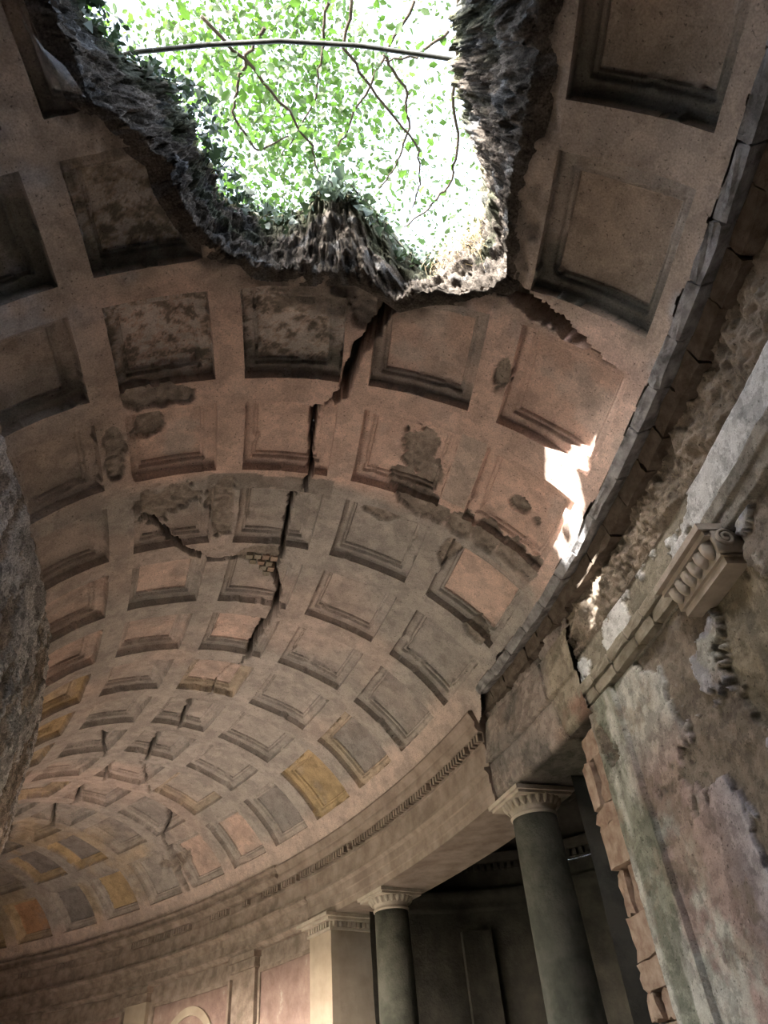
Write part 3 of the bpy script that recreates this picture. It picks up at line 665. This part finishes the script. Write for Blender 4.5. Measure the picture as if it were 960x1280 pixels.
sweep('frieze', [(.90, 1.132), (.830, 1.132), (.830, 1.094), (.822, 1.092), (.826, 1.084), (.831, 1.004), (.90, 1.004)], 7.6, 18.5, .08, M_ENTAB2, trim_1, .005, .006, .01)
sweep('architrave', [(1.08, 1.004), (.829, 1.004), (.806, 1.000), (.806, .990), (.813, .984), (.818, .978), (.818, .946), (.823, .943), (.823, .908), (.828, .905), (.828, .880), (1.08, .880)], I0, 6.9, .08, M_ENTAB, trim_1, .0025, .003)
sweep('architrave', [(1.08, 1.004), (.831, 1.004), (.798, 1.002), (.797, .990), (.812, .980), (.820, .976), (.822, .946), (.832, .942), (.832, .908), (.818, .904), (.818, .894), (.836, .884), (.838, .875), (1.08, .875)], 6.9, 18.5, .08, M_ENTAB2, trim_1, .006, .006, .012)
sweep('backing', [(.86, 1.45), (.86, 1.0), (1.09, 1.0), (1.09, 1.45)], 3.0, 18.5, .5, M_EXEDRA, trim_1)

# ------------------------------------------------------------------ columns
def column(i, label):
    b = P(i, .935, FLOOR); c0 = P(i, .935, 0); root = empty('column', b); tag(root, label, 'column', None, 'thing')
    H = (.88 - FLOOR) * S; g = lambda mb, n, mt, sm=True: mb.build(n, mt, root, sm)
    m = MB(); zt = (.812 - FLOOR) * S; zb = .22
    prof = []
    for k in range(25):
        t = k / 24; r = .088 * (1 - .165 * t ** 1.6) * S; prof.append((r, zb + (zt - zb) * t))
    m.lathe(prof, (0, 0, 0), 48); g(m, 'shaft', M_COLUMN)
    m = MB(); R = .0735 * S
    m.lathe([(R * .98, zt - .02), (R * 1.07, zt - .01), (R * 1.08, zt + .01), (R, zt + .02), (R * 1.0, zt + .045), (R * 1.06, zt + .075), (R * 1.25, zt + .125), (R * 1.33, zt + .15), (R * 1.30, zt + .165)], (0, 0, 0), 48); cp = g(m, 'capital', M_CAPITAL)
    m = MB(); n = 22
    for q in range(n):                                   # ring of upright tongues under the slab
        t = 2 * math.pi * q / n; V = []; F = []
        for a in range(7):
            s_ = a / 6; rr = R * (1.10 + .22 * s_) + .010 * math.sin(math.pi * s_)
            for w in (-1, -.5, 0, .5, 1):
                bul = .016 * math.cos(w * math.pi / 2); dt = w * .105 * (1 if s_ > .25 else .4 + 2.4 * s_)
                V.append(((rr + bul) * math.cos(t + dt), (rr + bul) * math.sin(t + dt), zt + .07 + .085 * s_))
        for a in range(6):
            for w in range(4): F.append((a * 5 + w, a * 5 + w + 1, (a + 1) * 5 + w + 1, (a + 1) * 5 + w))
        m.add(V, F)
    tg = m.build('tongue_ring', M_CAPITAL, cp, True)
    th = A0 - math.pi / 2 + K0 * i; ca, sa = math.cos(th), math.sin(th)
    m = MB(); z1 = H
    for (hw, za, zc) in ((.100 * S, z1 - .075, z1 - .045), (.109 * S, z1 - .045, z1)):
        q = [(hw * sx * ca - hw * sy * sa, hw * sx * sa + hw * sy * ca) for sx, sy in ((-1, -1), (1, -1), (1, 1), (-1, 1))]
        m.hexa([(x, y, za) for x, y in q] + [(x, y, zc) for x, y in q])
    m.build('abacus', M_CAPITAL, cp)
    m = MB(); Rb = .088 * S
    m.lathe([(Rb * 1.35, .08), (Rb * 1.40, .11), (Rb * 1.35, .14), (Rb * 1.18, .155), (Rb * 1.15, .18), (Rb * 1.22, .20), (Rb * 1.02, .225)], (0, 0, 0), 40)
    hw = Rb * 1.42; q = [(-hw, -hw), (hw, -hw), (hw, hw), (-hw, hw)]; m.hexa([(x, y, 0) for x, y in q] + [(x, y, .08) for x, y in q])
    m.build('base', M_COLUMN, root, True)
    return root
column(2.98, 'thick stone column under the broken end of the entablature')
column(5.62, 'slimmer-looking stone column beside the square pier')

# ------------------------------------------------------------------ outer wall beyond the columns
wall_back = tag(empty('wall_back', P(8, .85, FLOOR)), 'far outer wall with pilasters and faded pink panels', None, None, 'structure')
pinv = wall_back.matrix_basis.inverted()
def wb(mb, name, mat, label=None, smooth=False):
    o = mb.build(name, mat, wall_back, smooth); o.matrix_parent_inverse = pinv
    if label: o['label'] = label
    return o
M_PINKPANEL = two_tone('faded_pink_plaster', (.23, .155, .14), (.33, .24, .21), 4, .5, 25, c3=(.42, .37, .32))
M_PIER = two_tone('pier_plaster', (.34, .28, .22), (.46, .385, .31), 2, .2, 20)
def arcbox(m, i0, i1, o0, o1, z0, z1):
    n = max(1, int((i1 - i0) / .35))
    for k in range(n): m.box(i0 + (i1 - i0) * k / n, i0 + (i1 - i0) * (k + 1) / n, o0, o1, z0, z1)
    return m
wb(arcbox(MB(), 6.45, 18.5, .868, 1.10, FLOOR, .876), 'wall_core', M_ENTAB2)
# square end pier with its capital
wb(MB().box(6.45, 6.90, .828, 1.07, FLOOR, .815), 'pier', M_PIER, 'square plastered pier ending the wall')
m = MB()
for (e, z0, z1) in ((.010, .815, .826), (.030, .852, .864), (.048, .864, .879)): m.box(6.45 - e * 2.2, 6.90 + e * 2.2, .828 - e, 1.07 + e * .3, z0, z1)
m.box(6.45, 6.90, .826, 1.07, .826, .852)
for k in range(8):
    x = 6.45 + .03 + k * .052; m.box(x, x + .030, .812, .83, .828, .851)
for k in range(9):
    o_ = .838 + k * .026; m.box(6.415, 6.455, o_, o_ + .015, .828, .851)
wb(m, 'pier_capital', M_CAPITAL)
def panel(i0, i1, z0, z1, mat, fr=.018):
    wb(arcbox(MB(), i0, i1, .858, .87, z0, z1), 'panel', mat)
    f = MB(); e = fr / .43
    arcbox(f, i0 - e, i1 + e, .850, .87, z1, z1 + fr); arcbox(f, i0 - e, i1 + e, .850, .87, z0 - fr, z0); f.box(i0 - e, i0, .850, .87, z0, z1); f.box(i1, i1 + e, .850, .87, z0, z1)
    wb(f, 'panel_frame', M_ENTAB2)
def strip(i0, i1):
    wb(MB().box(i0, i1, .842, .87, FLOOR, .80), 'pilaster', M_PIER if i0 > 10 else M_ENTAB2)
    m = MB()
    for (e, z0, z1) in ((.012, .80, .812), (.006, .812, .846), (.022, .846, .876)): m.box(i0 - e * 2, i1 + e * 2, .842 - e, .87, z0, z1)
    wb(m, 'pilaster_capital', M_ENTAB2)
panel(6.98, 8.05, -.1, .77, M_PINKPANEL); strip(8.14, 8.62); panel(8.75, 10.35, -.1, .765, M_PINKPANEL); strip(10.50, 10.95); panel(11.08, 12.6, -.1, .765, M_PINKPANEL); strip(12.75, 13.2); panel(13.35, 15.4, -.1, .765, M_PINKPANEL); strip(15.55, 16.0)
# arched relief inside the second and third panels
for c_ in (9.55, 11.85):
    m = MB(); V = []; F = []; n = 20
    for a in range(n + 1):
        t = math.pi * a / n
        for rr, oo in ((.60, .856), (.60, .846), (.50, .846), (.50, .853)): V.append(P(c_ + rr * math.cos(t), oo, .46 + rr * .43 * math.sin(t)))
    for a in range(n):
        for b in range(3): F.append((a * 4 + b, a * 4 + b + 1, a * 4 + 5 + b, a * 4 + 4 + b))
    m.add(V, F); wb(m, 'relief_arch', M_PIER)
wb(MB().box(18.3, 18.6, -1.0, 1.1, FLOOR, 1.75), 'end_wall', M_ENTAB2)
tag(MB().box(-8.7, -8.45, -1.1, 1.1, FLOOR, 1.8).build('wall_near', M_TUFA), 'rubble wall closing the corridor behind the viewer', None, None, 'structure')

# ------------------------------------------------------------------ exedra behind the columns
EI, EO, ER = 4.40, 1.20, .86
ex_c = P(EI, EO, 0); ex_th = A0 - math.pi / 2 + K0 * EI
def EX(t, r, z):
    """t degrees round the exedra (0 = straight out), r modules, height z"""
    t = np.asarray(t, float) * D2R + ex_th
    return np.stack(np.broadcast_arrays(ex_c[0] + r * S * np.cos(t), ex_c[1] + r * S * np.sin(t), np.asarray(z, float) * S + EYE), -1)
def ex_sweep(name, poly, mat, parent, amp=.006, dense=None, t0=-108, t1=108, n=90):
    pr_ = resample(poly, dense)[0] if dense else np.array(poly)
    tt = np.linspace(t0, t1, n); A, B = np.meshgrid(tt, np.arange(len(pr_)), indexing='ij')
    R_, Z_ = pr_[B, 0], pr_[B, 1]; R_ = R_ + (fbm(A * .05, Z_, 5, 4, 2) - .5) * amp
    me = mesh_np(name, EX(A, R_, Z_).reshape(-1, 3), grid_faces(n, len(pr_))); return link(name, me, mat, parent)
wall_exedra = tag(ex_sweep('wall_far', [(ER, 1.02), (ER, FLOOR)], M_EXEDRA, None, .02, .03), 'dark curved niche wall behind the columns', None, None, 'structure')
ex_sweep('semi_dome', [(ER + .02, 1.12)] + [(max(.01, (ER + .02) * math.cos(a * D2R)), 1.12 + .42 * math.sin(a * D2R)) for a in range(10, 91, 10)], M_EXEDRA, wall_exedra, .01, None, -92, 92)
ex_sweep('cornice', [(ER + .02, 1.16), (ER - .05, 1.15), (ER - .055, 1.14), (ER - .03, 1.12), (ER - .03, 1.108), (ER - .01, 1.105), (ER - .01, 1.06)], M_EXEDRA, wall_exedra)
m = MB(); a = -104.0
while a < 104:
    c8 = [EX(a, ER - .03, 1.072), EX(a + 1.3, ER - .03, 1.072), EX(a + 1.3, ER, 1.072), EX(a, ER, 1.072), EX(a, ER - .03, 1.103), EX(a + 1.3, ER - .03, 1.103), EX(a + 1.3, ER, 1.103), EX(a, ER, 1.103)]
    m.hexa(c8); a += 2.4
m.build('dentil_band', M_EXEDRA, wall_exedra)['kind'] = 'stuff'
ex_sweep('architrave', [(ER - .01, 1.06), (ER - .01, .985), (ER - .04, .98), (ER - .04, .955), (ER - .015, .935), (ER - .015, .89), (ER, .885), (ER, .80)], M_EXEDRA, wall_exedra, .008, .02)
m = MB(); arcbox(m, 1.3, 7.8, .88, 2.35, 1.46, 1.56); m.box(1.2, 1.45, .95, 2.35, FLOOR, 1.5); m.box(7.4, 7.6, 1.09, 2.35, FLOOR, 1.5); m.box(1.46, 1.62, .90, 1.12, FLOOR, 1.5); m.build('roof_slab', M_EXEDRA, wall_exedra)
for a in (-70, -42, -14, 14, 42, 70):
    m = MB()
    for q in range(3):
        b0, b1 = a - 5 + q * 3.33, a - 5 + (q + 1) * 3.33
        m.hexa([EX(b0, ER - .035, FLOOR), EX(b1, ER - .035, FLOOR), EX(b1, ER + .01, FLOOR), EX(b0, ER + .01, FLOOR), EX(b0, ER - .035, .80), EX(b1, ER - .035, .80), EX(b1, ER + .01, .80), EX(b0, ER + .01, .80)])
    m.build('pilaster', M_EXEDRA, wall_exedra)

# ------------------------------------------------------------------ inner side: rough haunch of the vault on piers, open to the garden between them
L_PROF = [(-.81, 1.41), (-.75, 1.37), (-.712, 1.35), (-.697, 1.31), (-.690, 1.25), (-.688, 1.17), (-.690, 1.08), (-.699, 1.0), (-.700, .90), (-.706, .82), (-.72, .80), (-1.0, .80)]
prl, sgl = resample(L_PROF, .007)
li = np.concatenate([np.linspace(-8.5, -.6, 60, endpoint=False), np.linspace(-.6, 6.0, 340), np.linspace(6.1, 18.5, 90)])
WI, WK = np.meshgrid(li, np.arange(len(prl)), indexing='ij'); WO, WZ = prl[WK, 0], prl[WK, 1]
u = WI * .32; v = WZ
n1 = fbm(u, v, 5, 5, 2); n2 = fbm(u, v, 14, 5, 4); n3 = fbm(u, v, 50, 4, 6)
ins = (WZ < 1.36) & (WO > -.72)
cour = np.abs(((WZ * 26 + n2 * .8) % 1) - .5) * 2                 # worn brick courses
depth = ins * ((n1 - .5) * .030 + (n2 - .5) * .022 + (n3 - .5) * .016 - .006 * (cour < .22)) * np.where(WI > 6, .5, 1)
pl_ = sstep(.49, .51, fbm(u, v * .55, 6, 6, 1, .6) + .08) * (WZ < 1.30)
depth += ins * pl_ * .008
col = np.broadcast_to(np.array([.36, .30, .25]), WI.shape + (3,)) * (.55 + .9 * n2)[..., None]
col = lerp(col, np.array([.60, .58, .575]) * (.7 + .5 * n3)[..., None], pl_ * .85)
wall_left = tag(link('wall_left', mesh_np('wall_left', P(WI, WO + depth, WZ).reshape(-1, 3), grid_faces(len(li), len(prl)), col.reshape(-1, 3)), M_RUBBLE), 'rough inner haunch of the vault with worn masonry', None, None, 'structure')
for ic_ in (4.6, 7.1):
    c8 = [P(ic_ - .38, -.98, FLOOR), P(ic_ + .38, -.98, FLOOR), P(ic_ + .38, -.72, FLOOR), P(ic_ - .38, -.72, FLOOR), P(ic_ - .38, -.98, .80), P(ic_ + .38, -.98, .80), P(ic_ + .38, -.72, .80), P(ic_ - .38, -.72, .80)]
    rough_block('pier', c8, M_TUFA, wall_left, .01, .03, 50, 4)
m = MB(); arcbox(m, -8.5, 2.2, -.98, -.72, FLOOR, .80); arcbox(m, 9.6, 18.5, -.98, -.72, FLOOR, .80); m.build('inner_wall', M_TUFA, wall_left)
m = MB(); arcbox(m, -8.5, 18.5, -1.05, -.50, 1.565, 1.62); arcbox(m, -8.5, 18.5, .50, 1.1, 1.565, 1.62); arcbox(m, -8.5, 1.6, 1.0, 1.1, FLOOR, 1.57); arcbox(m, 1.6, 18.5, 1.04, 1.1, 1.4, 1.57); m.build('haunch_fill', M_TUFA, wall_left)
m = MB(); arcbox(m, -8.5, 18.5, -1.05, -1.0, .80, 1.58); m.build('outer_face', M_TUFA, wall_left)

# ------------------------------------------------------------------ vegetation over the hole
def leaf_mat(name, c, tr, amt=.55):
    m, nt, b = node_mat(name); out = nt.nodes['Material Output']
    g = nt.nodes.new('ShaderNodeNewGeometry'); n = nt.nodes.new('ShaderNodeTexNoise'); n.inputs['Scale'].default_value = 1.3; nt.links.new(g.outputs['Position'], n.inputs['Vector'])
    r = nt.nodes.new('ShaderNodeValToRGB'); r.color_ramp.elements[0].position = .35; r.color_ramp.elements[1].position = .65
    r.color_ramp.elements[0].color = (*[x * .7 for x in c], 1); r.color_ramp.elements[1].color = (*c, 1); nt.links.new(n.outputs[0], r.inputs[0]); nt.links.new(r.outputs[0], b.inputs['Base Color'])
    b.inputs['Roughness'].default_value = .55
    t = nt.nodes.new('ShaderNodeBsdfTranslucent'); t.inputs[0].default_value = (*tr, 1)
    mx = nt.nodes.new('ShaderNodeMixShader'); mx.inputs[0].default_value = amt
    nt.links.new(b.outputs[0], mx.inputs[1]); nt.links.new(t.outputs[0], mx.inputs[2]); nt.links.new(mx.outputs[0], out.inputs[0]); return m
M_LEAF = leaf_mat('tree_leaf', (.021, .046, .011), (.042, .095, .012)); M_LEAF2 = leaf_mat('pale_leaf', (.024, .041, .013), (.048, .085, .02))
M_IVY = leaf_mat('ivy_leaf', (.075, .11, .085), (.05, .08, .035), .25); M_DRY = leaf_mat('dry_grass', (.45, .36, .22), (.4, .3, .15), .3)
LV = np.array([(0, 0, 0), (.32, .42, .05), (0, .5, -.02), (-.32, .42, .05), (0, 1.0, -.08), (.2, .8, .0), (-.2, .8, .0)]); LF = [(0, 1, 2), (0, 2, 3), (2, 1, 5), (2, 5, 4), (3, 2, 6), (2, 4, 6)]
def rot(rg):
    q = rg.normal(size=4); q /= np.linalg.norm(q); w, x, y, z = q
    return np.array([[1 - 2 * (y * y + z * z), 2 * (x * y - z * w), 2 * (x * z + y * w)], [2 * (x * y + z * w), 1 - 2 * (x * x + z * z), 2 * (y * z - x * w)], [2 * (x * z - y * w), 2 * (y * z + x * w), 1 - 2 * (x * x + y * y)]])
def leaves_mesh(name, pts, sizes, rg):
    V = []; F = []
    for p, s in zip(pts, sizes):
        R = rot(rg); n = len(V) * 7; V.append(LV @ R.T * s + p); F += [tuple(k + n for k in f) for f in LF]
    return mesh_np(name, np.concatenate(V), np.array(F))
leaf_me = mesh_np('leaf', LV * np.array([1, 1, 1]), np.array(LF)); leaf_me.materials.append(M_LEAF)
ivy_me = mesh_np('ivy_leaf', np.array([(0, 0, 0), (.5, .1, .04), (.34, .45, .05), (0, .42, -.03), (-.34, .45, .05), (-.5, .1, .04), (0, 1, -.05)]), np.array([(0, 1, 3), (1, 2, 3), (3, 2, 6), (3, 6, 4), (3, 4, 5), (0, 3, 5)])); ivy_me.materials.append(M_IVY)

def tree(label, base, knots, clusters, n_leaf, mat, twigs, n_single, seed, lsz):
    rg = np.random.default_rng(seed); root = empty('tree', base); tag(root, label, 'tree', 'trees above the broken vault')
    inv = root.matrix_basis.inverted() if False else Matrix.Translation(Vector(base)).inverted()
    def part(o): o.matrix_parent_inverse = inv; return o
    m = MB(); m.tube(knots, [.16 - .11 * k / (len(knots) - 1) for k in range(len(knots))], 8); part(m.build('trunk', M_BARK, root, True))
    tip = Vector(knots[-1])
    for tw in twigs:
        m = MB(); q = [Vector(p) for p in tw]; pts = []
        for a, b in zip(q[:-1], q[1:]):
            for k in range(6):
                pts.append(a.lerp(b, k / 6) + Vector(rg.normal(size=3) * .012))
        pts.append(q[-1]); L = len(pts)
        m.tube(pts, [.019 * (1 - .6 * k / L) for k in range(L)], 5); part(m.build('branch', M_BARK, root, True))
    cl = np.array(clusters); w = cl[:, 3] ** 2; w = w / w.sum()
    def pts_n(n):
        c = rg.choice(len(cl), n, p=w); sub = rg.normal(size=(n, 3)) * cl[c, 3:4] * np.array([1, 1, .45]); q = cl[c, :3] + sub
        g = fbm(q[:, 0] * .9 + q[:, 2] * .4, q[:, 1] * .9, 1.6, 3, seed); keep = g > .42
        return q[keep]
    p = pts_n(n_leaf); fo = part(link('foliage', leaves_mesh('foliage', p, rg.uniform(*lsz, len(p)), rg), mat, root)); fo['kind'] = 'stuff'
    q = []
    while len(q) < n_single:
        tw = twigs[rg.integers(len(twigs))]; k = rg.integers(len(tw) - 1); t = rg.random(); q.append(np.array(tw[k]) * (1 - t) + np.array(tw[k + 1]) * t + rg.normal(size=3) * np.array([.16, .16, .1]))
    for x in q:
        o = bpy.data.objects.new('leaf', leaf_me); COL.objects.link(o); o.parent = root; s = rg.uniform(.09, .14)
        o.matrix_parent_inverse = inv; R = rot(rg) * s; o.matrix_basis = Matrix([[*R[0], x[0]], [*R[1], x[1]], [*R[2], x[2]], [0, 0, 0, 1]])
    return root
TW = [[(1.12, 1.62, 9.12), (1.08, 2.5, 9.12), (1.11, 3.03, 9.12), (1.0, 3.42, 9.12), (0.76, 3.61, 9.12), (0.44, 3.8, 9.12)], [(0.47, 2.3, 9.92), (0.66, 2.64, 9.92), (0.7, 3.04, 9.92), (0.56, 3.37, 9.92), (0.33, 3.66, 9.92)], [(-0.04, 1.99, 10.72), (-0.2, 2.57, 10.72), (-0.33, 2.97, 10.72), (-0.83, 3.55, 10.72)], [(-0.62, 1.77, 9.12), (-0.91, 2.12, 9.12), (-1.06, 2.45, 9.12), (-0.9, 2.83, 9.12), (-0.56, 2.71, 9.12)], [(0.19, 1.83, 9.92), (0.07, 2.23, 9.92), (0.36, 2.69, 9.92), (0.77, 3.22, 9.92), (0.8, 3.66, 9.92), (0.7, 3.93, 9.92)], [(0.89, 2.07, 10.72), (0.42, 2.71, 10.72), (-0.02, 3.35, 10.72), (-0.25, 3.66, 10.72)], [(-1.16, 1.66, 9.12), (-0.7, 2.2, 9.12), (-0.34, 2.81, 9.12), (-0.31, 3.2, 9.12)], [(1.13, 2.18, 9.92), (0.8, 2.36, 9.92), (0.47, 2.37, 9.92)]]
rg = np.random.default_rng(5)
b1 = [float(v) for v in P(1.2, -1.9, FLOOR)]; b2 = [float(v) for v in P(.5, 2.3, FLOOR)]
cl1 = [(rg.uniform(-4.2, .3), rg.uniform(1.2, 6.5), rg.uniform(9.6, 15), rg.uniform(.45, .9)) for _ in range(46)]
cl2 = [(rg.uniform(-1.5, 3.6), rg.uniform(1.0, 6.8), rg.uniform(10.5, 16.5), rg.uniform(.5, 1.0)) for _ in range(34)]
tree('bright green leafy tree over the left of the hole', b1, [tuple(b1), (b1[0] + .3, b1[1] + .1, 3), (b1[0] + 1.2, b1[1] + .2, 7), (b1[0] + 2.6, b1[1] - .2, 10), (-2.4, 3.6, 12.5)], cl1, 15000, M_LEAF, [TW[3], TW[6], TW[2]], 150, 21, (.07, .14))
tree('paler thin-leaved tree with hanging twigs over the right of the hole', b2, [tuple(b2), (b2[0] - .5, b2[1] + .2, 4), (b2[0] - 2.0, b2[1] + .3, 8), (b2[0] - 3.6, b2[1] + .5, 11), (2.0, 3.5, 14)], cl2, 8000, M_LEAF2, [TW[0], TW[1], TW[4], TW[5], TW[7]], 110, 22, (.05, .10))

# ivy and dry stems on the rim of the hole
def rim_point(a_deg, out, up):
    a = np.array([a_deg * D2R % (2 * math.pi)]); r_ = np.interp(a, ang, rtop) + out
    return vault(HC[0] + r_ * np.cos(a) / MU, HC[1] + r_ * np.sin(a) / MV, np.array([TH + up]))[0]
def ivy(label, a0_, a1_, n, seed, size=(.065, .115), mesh=ivy_me, hang=.0):
    rg = np.random.default_rng(seed); base = rim_point((a0_ + a1_) / 2, .03, .0); root = empty('ivy_plant', base); tag(root, label, 'ivy', 'ivy on the rim of the hole')
    inv = Matrix.Translation(Vector(base)).inverted()
    m = MB()
    for s in range(4):
        a_ = rg.uniform(a0_, a1_); pts = []
        for k in range(8): pts.append(Vector(rim_point(a_ + (rg.random() - .5) * 3 + k * (a1_ - a0_) / 40, .05 - .016 * k, .03 - .014 * k)))
        m.tube(pts, [.008 * (1 - k / 10) for k in range(8)], 4)
    o = m.build('stem', M_BARK, root, True); o.matrix_parent_inverse = inv
    for k in range(n):
        a_ = rg.uniform(a0_, a1_); t = rg.random(); x = rim_point(a_, .03 - .07 * t + rg.normal() * .012, .04 - .09 * t * (1 + hang) + rg.normal() * .015)
        o = bpy.data.objects.new('leaf', mesh); COL.objects.link(o); o.parent = root; o.matrix_parent_inverse = inv; s = rg.uniform(*size); R = rot(rg) * s
        o.matrix_basis = Matrix([[*R[0], x[0]], [*R[1], x[1]], [*R[2], x[2]], [0, 0, 0, 1]])
    pts_ = []
    for k in range(260):
        a_ = rg.uniform(a0_, a1_); t = rg.random(); pts_.append(rim_point(a_, .05 - .10 * t + rg.normal() * .014, .05 - .13 * t + rg.normal() * .02))
    o = link('small_leaves', leaves_mesh('small_leaves', np.array(pts_), rg.uniform(.03, .06, len(pts_)), rg), M_IVY, root); o.matrix_parent_inverse = inv; o['kind'] = 'stuff'
    return root
ivy('grey-green ivy along the left rim beside the overhead cable', 88, 122, 50, 31)
ivy('dark ivy creeping down the left corner of the hole', 42, 86, 50, 32)
ivy('low ivy along the lower left rim of the hole', 12, 42, 48, 33)
ivy('bluish ivy tuft crowning the middle of the lower rim', 345, 370, 62, 34, (.08, .13))
ivy('ivy clump hanging beside the head of the large crack', 330, 345, 52, 35, (.06, .11), ivy_me, .5)
# sunlit dry stems
root = empty('dry_grass', rim_point(321, .02, .02)); tag(root, 'sunlit dry grass tuft at the right end of the lower rim', 'grass', None, 'stuff')
inv = Matrix.Translation(root.location).inverted(); rg = np.random.default_rng(40); m = MB()
for k in range(420):
    a_ = rg.uniform(311, 331); x = Vector(rim_point(a_, rg.uniform(-.03, .03), rg.uniform(-.10, .03))); d = Vector(rg.normal(size=3) * .05) + Vector((0, 0, -.03)); m.tube([x, x + d * .6, x + d + Vector((0, 0, -.02))], [.0022, .0018, .0008], 3)
o = m.build('stems', M_DRY, root); o.matrix_parent_inverse = inv; o['kind'] = 'stuff'
# black cable across the opening
pts = [(-1.95, 1.56, 7.50), (-1.6, 1.51, 7.55), (-1.45, 1.49, 7.56), (-.91, 1.49, 7.56), (-.4, 1.51, 7.56), (.17, 1.59, 7.56), (.81, 1.73, 7.56), (1.04, 1.80, 7.55), (1.5, 1.95, 7.5)]
m = MB(); fine = []
for a, b in zip(pts[:-1], pts[1:]):
    for k in range(5): fine.append(Vector(a).lerp(Vector(b), k / 5))
fine.append(Vector(pts[-1])); m.tube(fine, .018, 8)
tag(m.build('cable', M_CABLE, None, True), 'black cable stretched across the hole in the vault', 'cable')
# cobweb in the corner of a coffer
mw, nt, b = node_mat('cobweb_silk'); out = nt.nodes['Material Output']; tr = nt.nodes.new('ShaderNodeBsdfTransparent'); mx = nt.nodes.new('ShaderNodeMixShader'); mx.inputs[0].default_value = .26
b.inputs['Base Color'].default_value = (.75, .76, .80, 1); b.inputs['Roughness'].default_value = .9
nt.links.new(tr.outputs[0], mx.inputs[1]); nt.links.new(b.outputs[0], mx.inputs[2]); nt.links.new(mx.outputs[0], out.inputs[0])
WEB = [(-2.088, 122.37), (-1.958, 121.12), (-1.856, 119.15), (-1.685, 117.72), (-1.756, 121.78), (-1.899, 121.91)]
e0 = [WEB[0], WEB[1], WEB[2], WEB[3]]; e1 = [WEB[0], WEB[5], WEB[4], WEB[3]]
def along(e, t):
    k = min(int(t * 3), 2); f_ = t * 3 - k; return (e[k][0] * (1 - f_) + e[k + 1][0] * f_, e[k][1] * (1 - f_) + e[k + 1][1] * f_)
V = []
for a in range(19):
    for b_ in range(9):
        p0, p1 = along(e0, a / 18), along(e1, a / 18); s_ = b_ / 8; V.append(vault(np.array(p0[0] * (1 - s_) + p1[0] * s_), np.array(p0[1] * (1 - s_) + p1[1] * s_), np.array(-.03 + .022 * s_ - .02 * math.sin(math.pi * s_) * math.sin(math.pi * a / 18))))
tag(link('cobweb', mesh_np('cobweb', np.array(V), grid_faces(19, 9), None, True), mw), 'pale veil of cobweb hanging in a coffer left of the hole', 'cobweb')
# bush added beside the upper left rim to keep sun off wall and crest
base = vault(np.array(-2.45), np.array(114.0), np.array(.17)); root = empty('sun_block_shrub', base); tag(root, 'leafy bush added at the top left rim to block sun', 'sun_block_shrub')
inv = Matrix.Translation(Vector(base)).inverted(); rg = np.random.default_rng(50); pts = []; m = MB()
for k in range(16):
    tip = vault(np.array(-2.35 + rg.normal() * .13), np.array(114 + rg.normal() * 4.0), np.array(.26 + .30 * rg.random())); b_ = Vector(base); t_ = Vector(tip); m.tube([b_, b_.lerp(t_, .5) + Vector((0, 0, .1)), t_], [.02, .014, .006], 5)
    for q in range(75):
        f_ = .35 + .75 * rg.random(); pts.append(np.array(b_.lerp(t_, f_)) + rg.normal(size=3) * .11)
o = m.build('stems', M_BARK, root, True); o.matrix_parent_inverse = inv
o = link('foliage', leaves_mesh('foliage', np.array(pts), rg.uniform(.09, .16, len(pts)), rg), M_LEAF, root); o.matrix_parent_inverse = inv; o['kind'] = 'stuff'
